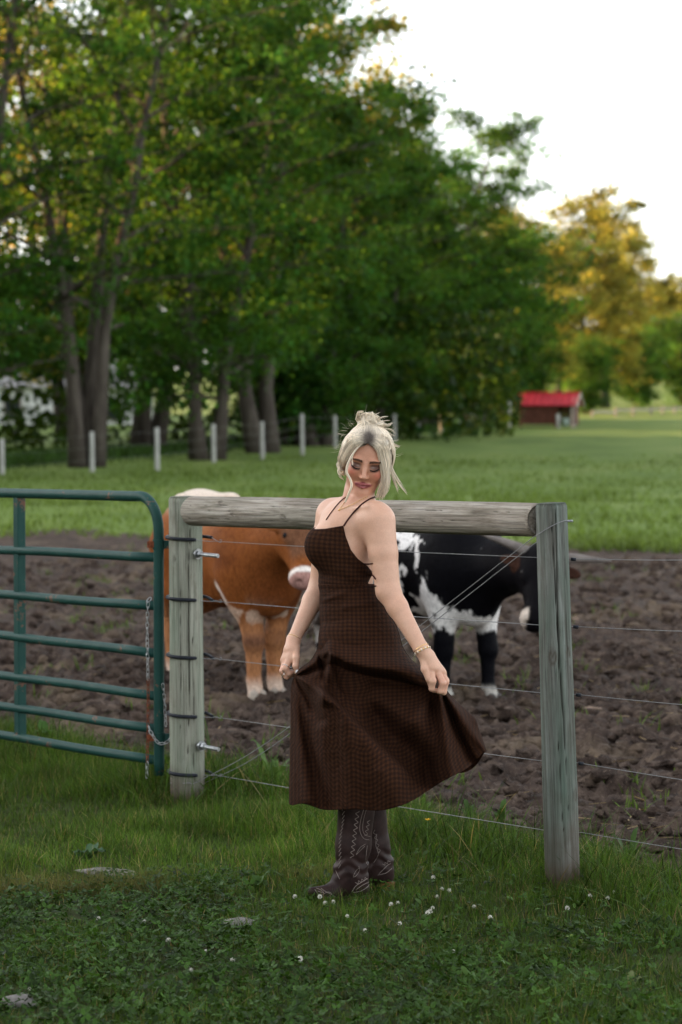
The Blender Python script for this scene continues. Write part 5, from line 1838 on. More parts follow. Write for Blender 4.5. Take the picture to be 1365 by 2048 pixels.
paint((0.50, 0.37, 0.33), head_w * np.exp(-(((ax_ - 0.026) / 0.007) ** 2 + ((hl[:, 2] - 0.002) / 0.0035) ** 2)) * 0.45)
paint((0.09, 0.040, 0.030), head_w * np.exp(-(((ax_ - 0.044) / 0.010) ** 2 + ((hl[:, 2] - 0.003) / 0.009) ** 2)) * 0.85)
paint((0.12, 0.055, 0.040), head_w * np.exp(-(((ax_ - 0.033) / 0.016) ** 4 + ((hl[:, 2] - 0.0105) / 0.003) ** 2)) * 0.7)
lipw = head_w * sstep(1.15, 0.85, np.sqrt((hl[:, 0] / 0.0315) ** 2 + ((hl[:, 2] + 0.0650 - 0.0025 * (ax_ < 0.008)) / np.where(hl[:, 2] > -0.065, 0.0092, 0.0120)) ** 2)) * (hl[:, 1] > 0.06)
paint((0.26, 0.060, 0.068), lipw * 0.95)
paint((0.07, 0.018, 0.02), head_w * np.exp(-((hl[:, 2] + 0.0650) / 0.0018) ** 2) * (ax_ < 0.024) * 0.75)
paint((0.17, 0.07, 0.05), head_w * np.exp(-(((ax_ - 0.0055) / 0.003) ** 2 + ((hl[:, 2] + 0.0405) / 0.0025) ** 2)) * 0.8)
# reddened knuckles and fingers
for c_ in (q(883, 1364, -0.26), q(574, 1340, -0.01)):
    paint((0.50, 0.225, 0.165), 0.55 * np.exp(-(np.linalg.norm(bV - c_, axis=1) / 0.035) ** 2))

m_skin, nt, b = mat("skin")
c = attr(nt, "Col")
f = noise(nt, 220.0, coords(nt), 3, 0.6)
nt.links.new(mix(nt, 1.0, c, ramp(nt, f, [(0.3, (0.94,) * 3), (0.7, (1.06,) * 3)]), 'MULTIPLY'), b.inputs["Base Color"])
b.inputs["Roughness"].default_value = 0.48
b.inputs["Subsurface Weight"].default_value = 0.12
b.inputs["Subsurface Radius"].default_value = (0.012, 0.005, 0.003)
b.inputs["Subsurface Scale"].default_value = 0.6
b.inputs["Specular IOR Level"].default_value = 0.4
bump(nt, b, f, 0.06, 0.001)

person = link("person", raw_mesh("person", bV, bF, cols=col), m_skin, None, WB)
BASE[person.name] = np.zeros(3)      # children are given in her local coordinates
tag(person, "woman in brown checked dress and cowboy boots holding out her skirt, eyes lowered", "person")


def proj(f, px_, py_, dy0=-0.5, lift=0.0):
    """March from the front along depth onto a distance field."""
    px_ = np.asarray(px_, float); py_ = np.asarray(py_, float)
    y = np.full(len(px_), float(dy0))
    for _ in range(60):
        d = f(q(px_, py_, y).astype(np.float32))
        y = np.clip(y + np.where(d > 0.0005, d * 0.8, 0), -1, 0.6)
    p = q(px_, py_, y)
    if lift:
        p = p + grad(f, p, 0.002) * lift
    return p


def face_on(x, z, lift=0.0006):
    """Point on the face surface at face coordinates x, z."""
    x = np.asarray(x, float); z = np.asarray(z, float); y = np.full(len(x), 0.13)
    for _ in range(50):
        d = face_sdf(np.stack([x, y, z], -1).astype(np.float32))
        y = y - np.where(d > 0.0003, d * 0.8, 0)
    return HO + np.stack([x, y + lift, z], -1) @ HR.T


m_lash = simple("dark_lashes", (0.020, 0.013, 0.011), 0.6)
m_brow = simple("brown_brow_hair", (0.075, 0.040, 0.026), 0.8, 0, 0.3, 300)
for s in (-1, 1):
    x = s * np.linspace(0.0165, 0.0485, 14); t = np.linspace(0, 1, 14)
    z = -0.0055 - 0.0052 * np.sin(math.pi * t) ** 0.8 + 0.004 * t
    V, F = tube(face_on(x, z, 0.0010), 0.0009 + 0.0022 * t ** 0.6 * (1.02 - t) ** 0.15, 8)
    parts = [(V, F)]
    for k in range(16):
        tt = 0.1 + 0.9 * k / 15
        a0 = face_on([s * (0.0165 + 0.032 * tt)], [-0.0055 - 0.0052 * math.sin(math.pi * tt) ** 0.8 + 0.004 * tt], 0.001)[0]
        e = a0 + HR @ np.array([s * 0.004 * (tt - 0.25), 0.006, -0.0045])
        parts.append(tube([a0, (a0 + e) / 2 + HR @ np.array([0, 0, -0.001]), e], [0.0006, 0.0005, 0.0002], 4))
    V, F = merge(parts); obj("eyelashes", V, F, m_lash, person)
    # brow: overlapping short hairs
    parts = []
    rr = np.random.default_rng(11)
    tt = rr.random(260); w = 0.0036 * (1 - 0.6 * tt) * rr.uniform(-1, 1, 260)
    xx = s * (0.0120 + 0.041 * tt); zz = 0.0190 + 0.0065 * np.sin(math.pi * 0.62 * tt + 0.25) - 0.0035 * tt ** 2 + w
    A0 = face_on(xx, zz, 0.0006); E0 = face_on(xx + s * 0.0050, zz + 0.0016 * (1 - 1.6 * tt), 0.0012)
    for a0, e in zip(A0, E0):
        parts.append(tube([a0, (a0 + e) / 2, e], [0.0011, 0.0009, 0.0002], 4))
    V, F = merge(parts); obj("eyebrow", V, F, m_brow, person)

# ================================================================ hair
m_hair, nt, b = mat("blonde_hair")
c = attr(nt, "Col")
nt.links.new(c, b.inputs["Base Color"])
b.inputs["Roughness"].default_value = 0.38
b.inputs["Specular IOR Level"].default_value = 0.35
b.inputs["Anisotropic"].default_value = 0.4
b.inputs["Subsurface Weight"].default_value = 0.0
rng = np.random.default_rng(21)
part_pt = q(736, 880, -0.10)


def hair_sdf(p):
    h = head_local(p.astype(np.float32))
    d = s_ell(h, (0, -0.030, 0.038), (0.083, 0.098, 0.082))
    d = smin(d, s_ell(h, (-0.069, -0.005, 0.012), (0.018, 0.045, 0.040)), 0.03)
    d = smin(d, s_ell(h, (0.068, -0.005, 0.004), (0.022, 0.045, 0.060)), 0.03)
    d = smin(d, s_ell(h, (-0.034, 0.030, 0.082), (0.034, 0.040, 0.026)), 0.02)
    d = smin(d, s_ell(h, (0.036, 0.030, 0.080), (0.036, 0.040, 0.028)), 0.02)
    bun = s_ell(p, q(738, 850, 0.02), (px(27), 0.048, px(22)))
    bun = smin(bun, s_ell(p, q(757, 858, 0.02), (px(16), 0.03, px(15))), 0.008)
    bun = smin(bun, s_ell(p, q(722, 862, 0.01), (px(17), 0.035, px(13))), 0.008)
    bun = bun + 0.004 * np.sin(h[:, 0] * 190 + h[:, 2] * 120) * np.cos(h[:, 2] * 150 - h[:, 0] * 60)
    d = smin(d, bun, 0.010)
    # keep the face free: a rounded cut below the hairline
    cut = s_ell(h, (0.002, 0.095, -0.034), (0.061, 0.075, 0.112))
    return smax(d, -cut, 0.008)


hV, hF = polymesh_sdf(lambda p: hair_sdf(p) + 0.004, tuple(q(650, 1010, -0.3)), tuple(q(815, 800, 0.3)), 0.003)


def hair_col(P_, jit):
    d = np.linalg.norm((P_ - part_pt) * np.array([1.0, 0.7, 0.8]), axis=-1)
    lx = head_local(P_.reshape(-1, 3).astype(np.float32)).astype(float).reshape(P_.shape)
    root = 1.15 * np.exp(-(d / 0.024) ** 2) + 0.5 * np.exp(-(np.abs(lx[..., 0]) / 0.03) ** 2) * (lx[..., 2] > 0.06) * np.exp(-(d / 0.055) ** 2)
    root = np.clip(root, 0, 1)[..., None]
    bl = np.array([0.80, 0.690, 0.545]) * jit
    return bl * (1 - 0.94 * root) + np.array([0.050, 0.035, 0.030]) * 0.94 * root


obj_hair_base = obj("hair", hV, hF, m_hair, person, cols=hair_col(hV, (0.62 + 0.25 * fbm(hV * np.array([90, 30, 90.0]), 8, 2))[:, None]))


def strands(guides, n, r, jit=0.004, npt=14, seed=0, wave=0.0, pushout=True, rmin=0.25):
    """Strands blended between neighbouring guide curves."""
    rr = np.random.default_rng(seed)
    G = np.array([resample(g, npt) for g in guides])
    m = len(G); out = []; cols = []; gs = []
    t = np.linspace(0, 1, npt)
    for k in range(n):
        u = rr.uniform(0, m - 1) if m > 1 else 0.0
        i = min(int(u), m - 2) if m > 1 else 0
        g = G[i] * (1 - (u - i)) + G[i + 1] * (u - i) if m > 1 else G[0].copy()
        off = rr.normal(0, jit, 3); off2 = rr.normal(0, jit, 3)
        g = g + off * (0.5 + 0.5 * t)[:, None] + off2 * (np.sin(t * 3.1))[:, None]
        g = g + wave * np.sin(t * rr.uniform(5, 9) + rr.uniform(0, 6))[:, None] * rr.normal(0, 1, 3)
        if rmin < 0.1:
            s2 = t * rr.uniform(0.55, 1.0)
            g = np.stack([np.interp(s2, t, g[:, c_]) for c_ in range(3)], -1)
        gs.append(g)
    gs = np.array(gs)
    if pushout:
        lf = np.repeat(0.0008 + 0.004 * rr.random(n), npt)
        fl_ = gs.reshape(-1, 3)
        for _ in range(2):
            d = hair_sdf(fl_.astype(np.float32))
            fl_ = fl_ + grad(hair_sdf, fl_, 0.004) * np.clip(lf - d, -0.004, 0.03)[:, None]
        gs = fl_.reshape(n, npt, 3)
    for g in gs:
        ra = r * rr.uniform(0.6, 1.3) * (rmin + (1 - rmin) * np.sin(math.pi * np.clip(t * 0.9 + 0.08, 0, 1)) ** 0.5)
        V, F = tube(g, ra, 4, caps=False)
        out.append((V, F))
        cols.append(np.repeat(hair_col(g, np.full((1, 1), rr.uniform(0.55, 1.25))), 4, 0))
    return out, cols


allS, allC = [], []


def add(*a, **k):
    s, c_ = strands(*a, **k); allS.extend(s); allC.extend(c_)


# left side of the photo: from the parting over the temple, back above the ear
add([[q(735, 886, -.12), q(718, 887, -.125), q(703, 901, -.105), q(692, 922, -.075), q(687, 936, -.03), q(692, 942, .02)],
     [q(734, 880, -.11), q(714, 876, -.115), q(695, 892, -.09), q(683, 917, -.05), q(681, 934, -.0), q(690, 941, .03)],
     [q(733, 873, -.09), q(713, 868, -.09), q(692, 884, -.06), q(679, 910, -.02), q(678, 928, .02), q(688, 936, .06)],
     [q(733, 864, -.06), q(714, 858, -.05), q(692, 878, -.02), q(680, 905, .03), q(682, 925, .06), q(700, 930, .10)]], 520, 0.0008, 0.004, seed=1)
# left: swept up to the bun
add([[q(688, 925, -.05), q(683, 900, -.05), q(694, 872, -.04), q(718, 855, -.02), q(738, 848, 0)],
     [q(700, 905, -.09), q(697, 885, -.085), q(708, 866, -.06), q(726, 854, -.03), q(740, 850, 0)],
     [q(722, 886, -.12), q(718, 872, -.10), q(724, 860, -.06), q(733, 850, -.03), q(742, 846, 0)]], 340, 0.0008, 0.003, seed=2)
# right side: curtain lock from the parting down past the cheek
add([[q(737, 886, -.12), q(750, 890, -.125), q(760, 910, -.115), q(765, 940, -.10), q(767, 965, -.085), q(760, 985, -.07), q(757, 1000, -.06)],
     [q(738, 882, -.115), q(755, 888, -.12), q(768, 912, -.10), q(772, 945, -.085), q(772, 970, -.075), q(766, 992, -.06)],
     [q(739, 877, -.105), q(760, 882, -.10), q(776, 908, -.075), q(780, 940, -.06), q(777, 965, -.05), q(772, 985, -.04)]], 360, 0.0008, 0.0035, seed=3, wave=0.001)
add([[q(740, 872, -.09), q(764, 878, -.08), q(781, 905, -.045), q(784, 935, -.02), q(778, 955, .02)],
     [q(742, 866, -.07), q(767, 872, -.05), q(784, 900, -.01), q(785, 930, .02), q(772, 950, .06)],
     [q(744, 860, -.05), q(768, 866, -.02), q(784, 893, .03), q(782, 920, .06), q(768, 940, .10)]], 420, 0.0008, 0.004, seed=4)
# top, parting to bun
add([[q(722, 880, -.115), q(724, 866, -.09), q(730, 853, -.04), q(738, 842, -.02)],
     [q(736, 882, -.115), q(735, 866, -.09), q(736, 850, -.04), q(740, 838, -.01)],
     [q(752, 884, -.11), q(750, 868, -.085), q(746, 853, -.04), q(744, 840, -.01)],
     [q(768, 896, -.08), q(766, 876, -.06), q(756, 858, -.03), q(748, 845, -.0)]], 400, 0.0008, 0.004, seed=5)
# bun: loose coils
for k in range(26):
    c0 = q(738 + rng.normal(0, 7), 850 + rng.normal(0, 6), rng.normal(0, 0.012))
    u = rng.normal(0, 1, 3); u /= np.linalg.norm(u); w = np.cross(u, rng.normal(0, 1, 3)); w /= np.linalg.norm(w)
    R0 = px(rng.uniform(14, 24)); a0 = rng.uniform(0, 6.28); n_ = rng.uniform(2.2, 4.6)
    cur = [c0 + R0 * (math.cos(a0 + s_ * n_) * u + math.sin(a0 + s_ * n_) * w) * (1 - 0.15 * s_) for s_ in np.linspace(0, 1, 7)]
    add([cur, [c_ + rng.normal(0, 0.006, 3) for c_ in cur]], 16, 0.0011, 0.0022, seed=100 + k, pushout=False)
for k in range(40):       # ends sticking out of the bun, mostly to the right
    c0 = q(748 + rng.normal(0, 10), 855 + rng.normal(0, 10), rng.normal(0, 0.02))
    d = np.array([rng.uniform(0.2, 1.0), rng.normal(0, 0.35), rng.uniform(-0.6, 0.5)]) * rng.uniform(0.03, 0.075)
    if k % 8 == 0: d = np.array([rng.normal(0, 0.25), rng.normal(0, 0.3), 1.0]) * rng.uniform(0.025, 0.04)
    cur = [c0, c0 + d * 0.5 + rng.normal(0, 0.006, 3), c0 + d + np.array([0.004, 0, -0.008])]
    add([cur, [c_ + rng.normal(0, 0.003, 3) for c_ in cur]], 5, 0.00055, 0.0012, npt=8, seed=200 + k, pushout=False, rmin=0.05)
# right: wind-blown tails, and the stray ends at ear height
tl = [[q(779, 925, -.03), q(783, 950, -.04), q(792, 970, -.04), q(799, 985, -.04)],
      [q(780, 920, -.03), q(787, 945, -.04), q(800, 968, -.05), q(816, 990, -.05)],
      [q(777, 935, -.04), q(779, 960, -.05), q(772, 985, -.05), q(762, 1002, -.05)],
      [q(779, 880, -.03), q(788, 890, -.03), q(796, 893, -.03), q(803, 892, -.03)],
      [q(780, 890, -.03), q(786, 898, -.03), q(791, 902, -.03)],
      [q(772, 868, 0), q(782, 872, 0), q(784, 874, 0)], [q(763, 852, 0), q(776, 850, 0), q(787, 848, 0)]]
for k, g in enumerate(tl):
    add([g, [c_ + rng.normal(0, 0.004, 3) for c_ in g]], 26 if k < 3 else 12, 0.0008, 0.0022, npt=10, seed=300 + k, pushout=False, wave=0.0015, rmin=0.05)
# left tendril in front of the cheek
td = [q(727, 884, -.125), q(709, 903, -.125), q(697, 925, -.12), q(693, 944, -.115), q(700, 958, -.12), q(703, 972, -.12), q(697, 988, -.11), q(690, 1004, -.10)]
add([td, [c_ + np.array([0.003, 0, 0.0]) for c_ in td]], 34, 0.0008, 0.0011, npt=26, seed=400, pushout=False, rmin=0.2)
td2 = [q(712, 898, -.125), q(705, 915, -.125), q(706, 930, -.125)]
add([td2], 8, 0.0005, 0.0008, npt=8, seed=401, pushout=False)
# ear-side curls at left and flyaways everywhere
for k in range(10):
    c0 = q(680 + rng.normal(0, 3), 930 + rng.normal(0, 5), -0.01 + rng.normal(0, 0.02))
    cur = [c0, c0 + np.array([-0.004, 0, -0.012]), c0 + np.array([0.004 + rng.normal(0, .004), 0, -0.026]), c0 + np.array([0.011, 0, -0.03 + rng.normal(0, .006)])]
    add([cur], 9, 0.0008, 0.0018, npt=8, seed=500 + k, pushout=False)
for k in range(70):
    a = rng.uniform(-0.4, math.pi + 0.2); c0 = q(732 + 48 * math.cos(a), 895 - 52 * math.sin(a), rng.normal(0, 0.03))
    d = np.array([math.cos(a) + rng.normal(0, .5), rng.normal(0, .3), math.sin(a) * 0.6 + rng.normal(0, .5)]) * rng.uniform(0.012, 0.04)
    add([[c0, c0 + d * 0.6, c0 + d + rng.normal(0, 0.006, 3)]], 1, 0.00022, 0.001, npt=8, wave=0.002, seed=600 + k, pushout=False, rmin=0.1)
V, F = merge(allS)
obj("hair_strands", V, F, m_hair, obj_hair_base, cols=np.concatenate(allC))

# ================================================================ dress
m_dress, nt, b = mat("brown_gingham")
t = nt.nodes.new("ShaderNodeUVMap")
sp = nt.nodes.new("ShaderNodeSeparateXYZ"); nt.links.new(t.outputs[0], sp.inputs[0])
PITCHM = 0.0152


def stripe(sock):
    a = math_n(nt, 'MULTIPLY', sock, 2 * math.pi / PITCHM)
    s_ = math_n(nt, 'SINE', a)
    return math_n(nt, 'ADD', math_n(nt, 'MULTIPLY', s_, 1.6), 0.5, True)


su, sv_ = stripe(sp.outputs[0]), stripe(sp.outputs[1])
both = math_n(nt, 'MULTIPLY', math_n(nt, 'ADD', su, sv_), 0.5)
f = noise(nt, 500.0, coords(nt), 3, 0.6)
c = ramp(nt, both, [(0.0, (0.038, 0.0150, 0.0072)), (0.5, (0.025, 0.0102, 0.0056)), (1.0, (0.0155, 0.0070, 0.0048))])
c = mix(nt, 1.0, c, ramp(nt, f, [(0.3, (0.8,) * 3), (0.7, (1.2,) * 3)]), 'MULTIPLY')
nt.links.new(c, b.inputs["Base Color"])
b.inputs["Roughness"].default_value = 0.85
b.inputs["Specular IOR Level"].default_value = 0.06
wrk = noise(nt, 16.0, coords(nt, scale=(1.0, 1.0, 1.6)), 5, 0.6, 1.2)
bump(nt, b, math_n(nt, 'ADD', math_n(nt, 'MULTIPLY', wrk, 1.0), math_n(nt, 'MULTIPLY', f, 0.06)), 0.55, 0.012)


def poly_sdf2(p, poly):
    """Signed distance in x,z to a polygon (negative inside), points in photo px."""
    pts = np.array([q(a, b_)[[0, 2]] for a, b_ in poly], np.float32)
    x = p[:, [0, 2]].astype(np.float32)
    dmin = np.full(len(x), 1e9, np.float32); ins = np.zeros(len(x), bool)
    for i in range(len(pts)):
        a, c_ = pts[i], pts[(i + 1) % len(pts)]
        e = c_ - a; w = x - a
        tt = np.clip((w @ e) / (e @ e), 0, 1)
        dmin = np.minimum(dmin, np.linalg.norm(w - tt[:, None] * e, axis=1))
        cond = (a[1] > x[:, 1]) != (c_[1] > x[:, 1])
        xx = a[0] + (x[:, 1] - a[1]) / (c_[1] - a[1] + 1e-12) * e[0]
        ins ^= cond & (x[:, 0] < xx)
    return np.where(ins, -dmin, dmin)


bod_poly = [(560, 1056), (620, 1057), (650, 1055), (687, 1048), (692, 1070), (702, 1096), (716, 1114), (735, 1129), (748, 1146), (742, 1152), (736, 1164), (752, 1172), (765, 1190), (560, 1190)]


def bodice_sdf(p):
    p = p.astype(np.float32)
    wr = 0.0022 * np.sin((p[:, 2] * 95 + p[:, 0] * 40 + 1.5 * np.sin(p[:, 0] * 30))) * np.exp(-((p[:, 2] - q(690, 1150)[2]) / 0.05) ** 2)
    d = torso(p) - 0.0065 - wr
    m = bbmask(p, (q(545, 1195), q(775, 1030)), 0.03)
    pd = np.full(len(p), 0.2, np.float32)
    pd[m] = poly_sdf2(p[m], bod_poly)
    return smax(d, pd, 0.004)


dV, dF = polymesh_sdf(bodice_sdf, tuple(q(585, 1195, -0.3)), tuple(q(780, 1035, 0.3)), 0.0035)
ang = np.arctan2(dV[:, 1], -(dV[:, 0] - q(700, 1100)[0]))
duv = np.stack([ang * 0.135, dV[:, 2] + 0.06 * (dV[:, 0] - q(650, 1100)[0])], -1)
dress = obj("dress", dV, dF, m_dress, person, uv=duv)

# straps and lacing
m_strap = simple("dark_red_brown_cord", (0.045, 0.014, 0.012), 0.7)
bs = lambda p: body_sdf(p)


def on_body(pxs, pys, r, name, m, lift=0.001, npt=26, par=None, mesh=True):
    g = resample(np.stack([pxs, pys], -1), npt)
    pts = proj(bs, g[:, 0], g[:, 1], lift=lift)
    V, F = tube(pts, r, 8)
    return obj(name, V, F, m, par or dress) if mesh else (V, F)


on_body([688, 696, 708, 722, 736, 748, 756], [1052, 1040, 1025, 1011, 1001, 995, 992], 0.0031, "strap", m_strap)
on_body([653, 664, 676, 686, 694], [1040, 1024, 1009, 999, 994], 0.0019, "strap", m_strap)
on_body([728, 737, 746], [1127.5, 1128, 1127], 0.0022, "lacing", m_strap)
on_body([736, 746, 752], [1139, 1150, 1158], 0.0028, "lacing", m_strap)
on_body([738, 746, 753], [1170, 1172, 1172], 0.0024, "lacing", m_strap)

# ---- skirt: rings from the waist to the hem, lifted at both hands
NT, NV = 400, 230
# control rows: y(front), left x, right x, half depth front, half depth back, in px / px / px / m / m
rows = np.array([
    [1168, 640, 752, 0.118, 0.118], [1195, 640, 766, 0.135, 0.135], [1225, 640, 782, 0.152, 0.155],
    [1262, 641, 797, 0.166, 0.170], [1296, 637, 806, 0.174, 0.180], [1322, 622, 824, 0.190, 0.19],
    [1345, 592, 862, 0.215, 0.20], [1375, 582, 889, 0.212, 0.21], [1410, 581, 908, 0.212, 0.23], [1450, 581, 932, 0.225, 0.24],
    [1495, 580, 955, 0.24, 0.25], [1545, 579, 966, 0.25, 0.26], [1580, 578, 972, 0.255, 0.26], [1612, 578, 976, 0.26, 0.26]], float)
vv = np.linspace(0, 1, NV)
rc_ = np.array([np.interp(vv, np.linspace(0, 1, len(rows)), rows[:, k]) for k in range(5)]).T
ker = np.hanning(19); ker /= ker.sum()
for k in range(5):
    pad = np.concatenate([2 * rc_[0, k] - rc_[9:0:-1, k], rc_[:, k], 2 * rc_[-1, k] - rc_[-2:-11:-1, k]])
    rc_[:, k] = np.convolve(pad, ker, 'valid')
th = np.linspace(0, 2 * math.pi, NT, endpoint=False)        # 0 right, pi/2 toward the camera, pi left
TH, VV = np.meshgrid(th, vv, indexing='ij')
ry = rc_[None, :, 0] + 0 * TH
xl = rc_[None, :, 1]; xr = rc_[None, :, 2]; df = rc_[None, :, 3]; db = rc_[None, :, 4]
cth, sth = np.cos(TH), np.sin(TH)
sq = lambda v, e: np.sign(v) * np.abs(v) ** e
PXc = (xl + xr) / 2 + (xr - xl) / 2 * sq(cth, 0.80)
DY = -np.where(sth > 0, df * sq(sth, 0.92), db * sq(sth, 0.9))
# the back stays hanging: right edge of the back half does not follow the hand
backw = sstep(0.15, -0.5, sth)
PXc = PXc * (1 - backw * sstep(0.36, 0.5, VV)) + backw * sstep(0.36, 0.5, VV) * ((600 + 815) / 2 + (104 + 8 * VV) * cth)
# hem rises towards the right, where the hand swings it out
hem = sstep(0.45, 1.0, VV)
rightness = np.clip((PXc - 745) / 230, 0, 1) * sstep(-0.35, 0.1, sth)
ry = ry + hem * (10 * np.exp(-((PXc - 735) / 95) ** 2) - 6 * np.clip((640 - PXc) / 60, 0, 1) - 112 * rightness ** 1.75 - 60 * backw - 60 * backw * np.clip((PXc - 760) / 100, 0, 1))
PYc = ry
lip_y = np.interp(PXc, [560, 640, 655, 690, 730, 785, 835, 872, 900], [1345, 1300, 1300, 1322, 1332, 1338, 1345, 1366, 1380])


def bell(x, w): return np.exp(-(x / w) ** 2)


front = sstep(0.0, 0.35, sth)
# push the lip toward the camera, sharp underneath
u_ = PYc - lip_y
lipw_ = np.where(u_ < 0, bell(u_, 26), bell(u_, 13)) * sstep(640, 668, PXc) * (1 - sstep(850, 885, PXc))
dep = 0.075 * lipw_ * front
# sag below the lip
dep -= 0.090 * bell(u_ - 42, 34) * sstep(650, 690, PXc) * (1 - sstep(860, 900, PXc)) * front
# diagonal flap: the lower left swings forward over a hollow
ln_ = (PYc - 1372) - (PXc - 640) * 0.98
fl = sstep(-5, 6, ln_) * bell(np.clip(ln_, 0, 400), 130) * sstep(618, 650, PXc) * (1 - sstep(780, 850, PXc)) * sstep(1362, 1400, PYc)
dep += 0.115 * fl * front
dep -= 0.125 * bell(ln_ + 45, 45) * sstep(690, 760, PXc) * (1 - sstep(850, 885, PXc)) * sstep(1380, 1430, PYc) * front
# gathers running from the left hand into the cloth
for (x0, y0, x1, y1, am, wd) in ((592, 1350, 655, 1302, 0.022, 7), (595, 1352, 660, 1330, -0.020, 6), (598, 1356, 664, 1400, 0.020, 9), (596, 1360, 640, 1440, -0.022, 8),
                                 (590, 1365, 616, 1600, 0.016, 12), (588, 1370, 650, 1610, -0.024, 16), (640, 1315, 662, 1392, -0.024, 8), (664, 1310, 648, 1398, 0.022, 9),
                                 (878, 1385, 905, 1560, 0.026, 11), (885, 1388, 950, 1545, -0.036, 9), (888, 1390, 975, 1500, 0.022, 10), (868, 1385, 862, 1600, -0.016, 20), (872, 1386, 800, 1470, 0.012, 16),
                                 (690, 1420, 705, 1612, 0.010, 18), (760, 1545, 775, 1620, 0.010, 22), (820, 1540, 835, 1610, -0.010, 18),
                                 (700, 1345, 850, 1368, -0.010, 6), (690, 1215, 775, 1200, 0.004, 9), (650, 1200, 690, 1186, 0.004, 6)):
    dx, dy_ = x1 - x0, y1 - y0; L2 = dx * dx + dy_ * dy_
    tt = ((PXc - x0) * dx + (PYc - y0) * dy_) / L2
    ds = np.hypot(PXc - x0 - np.clip(tt, 0, 1) * dx, PYc - y0 - np.clip(tt, 0, 1) * dy_)
    dep += 2.0 * am * bell(ds, wd * (0.6 + 0.7 * np.clip(tt, 0, 1))) * front
# pleats of the back half, seen behind the arm at the right
dep_b = 0.016 * np.sin(TH * 17 + 3 * VV) * sstep(0.02, 0.15, VV) * (1 - sstep(0.05, 0.35, sth))
dep_b += 0.010 * np.sin(TH * 31) * sstep(0.05, 0.2, VV) * (1 - front) * (cth > 0)
nse = fbm(np.stack([PXc.ravel() * 0.02, PYc.ravel() * 0.014, 0 * PXc.ravel()], -1), 411, 3).reshape(PXc.shape)
dep += 0.012 * nse * front * sstep(0.3, 0.5, VV)
hemwob = 3.0 * np.sin(TH * 9 + 1.0) * sstep(0.85, 1, VV)
DYt = DY - dep - dep_b * (1 - front)
rightflare = 5 * np.sin(PYc * 0.045 + 1.5) * sstep(0.55, 0.8, VV) * sstep(0.6, 0.95, cth)
sV = P((PXc + rightflare).ravel(), (PYc + hemwob).ravel(), (YW + DYt).ravel()) - WB
# draw the cloth into both hands
for (hp_, rad, amt) in ((q(590, 1349, -0.008), 0.055, 0.9), (q(872, 1380, -0.262), 0.060, 0.9)):
    fr0 = sV[np.argmin(np.linalg.norm(sV - hp_, axis=1))].copy()
    w = np.exp(-(np.linalg.norm(sV - fr0, axis=1) / rad) ** 2)
    sV = sV + (hp_ - fr0) * (amt * w)[:, None]
    w2 = np.exp(-(np.linalg.norm(sV - hp_, axis=1) / (rad * 0.45)) ** 2)
    sV = sV + (hp_ - sV) * (0.6 * w2)[:, None]
# keep it outside the body
inner = torso(sV.astype(np.float32))
push = np.clip(0.009 - inner, 0, 0.05)
sV = sV + grad(torso, sV, 0.004) * push[:, None]
G3 = sV.reshape(NT, NV, 3)
i, j = np.meshgrid(np.arange(NT), np.arange(NV - 1), indexing='ij')
sF = np.stack([i * NV + j, i * NV + j + 1, ((i + 1) % NT) * NV + j + 1, ((i + 1) % NT) * NV + j], -1).reshape(-1, 4)
# cloth lengths give the check its size: measured around (from the front) and down
k0 = NT // 4
seg = np.linalg.norm(np.roll(G3, -1, 0) - G3, axis=2)
order = (np.arange(NT) + k0) % NT
ku = np.zeros((NT, NV)); acc = np.zeros(NV)
for n_ in range(1, NT // 2 + 1):
    acc = acc + seg[(k0 + n_ - 1) % NT]; ku[(k0 + n_) % NT] = acc
acc = np.zeros(NV)
for n_ in range(1, NT // 2):
    acc = acc - seg[(k0 - n_) % NT]; ku[(k0 - n_) % NT] = acc
kv = np.concatenate([np.zeros((NT, 1)), np.cumsum(np.linalg.norm(np.diff(G3, axis=1), axis=2), 1)], 1)
kv = kv * 0.3 + 0.7 * kv.mean(0)[None]
ku = ku * 0.12 + 0.88 * ((PXc - 735) * -S)
sk = obj("skirt", sV, sF, m_dress, dress, uv=np.stack([ku.ravel(), -kv.ravel()], -1))
md = sk.modifiers.new("cloth thickness", 'SOLIDIFY'); md.thickness = 0.0022; md.offset = 0

# ================================================================ boots
m_boot, nt, b = mat("brown_boot_leather")
v = coords(nt)
f = noise(nt, 26.0, v, 6, 0.6); f2 = noise(nt, 160.0, v, 3)
nt.links.new(ramp(nt, f, [(0.3, (0.014, 0.0078, 0.0075)), (0.7, (0.034, 0.0195, 0.018))]), b.inputs["Base Color"])
b.inputs["Roughness"].default_value = 0.5
b.inputs["Specular IOR Level"].default_value = 0.12
bump(nt, b, math_n(nt, 'ADD', f, math_n(nt, 'MULTIPLY', f2, 0.4)), 0.25, 0.004)
m_sole = simple("tan_leather_sole", (0.17, 0.065, 0.030), 0.6, 0, 0.25, 40)
m_stitch = simple("pale_boot_stitching", (0.20, 0.165, 0.15), 0.7)


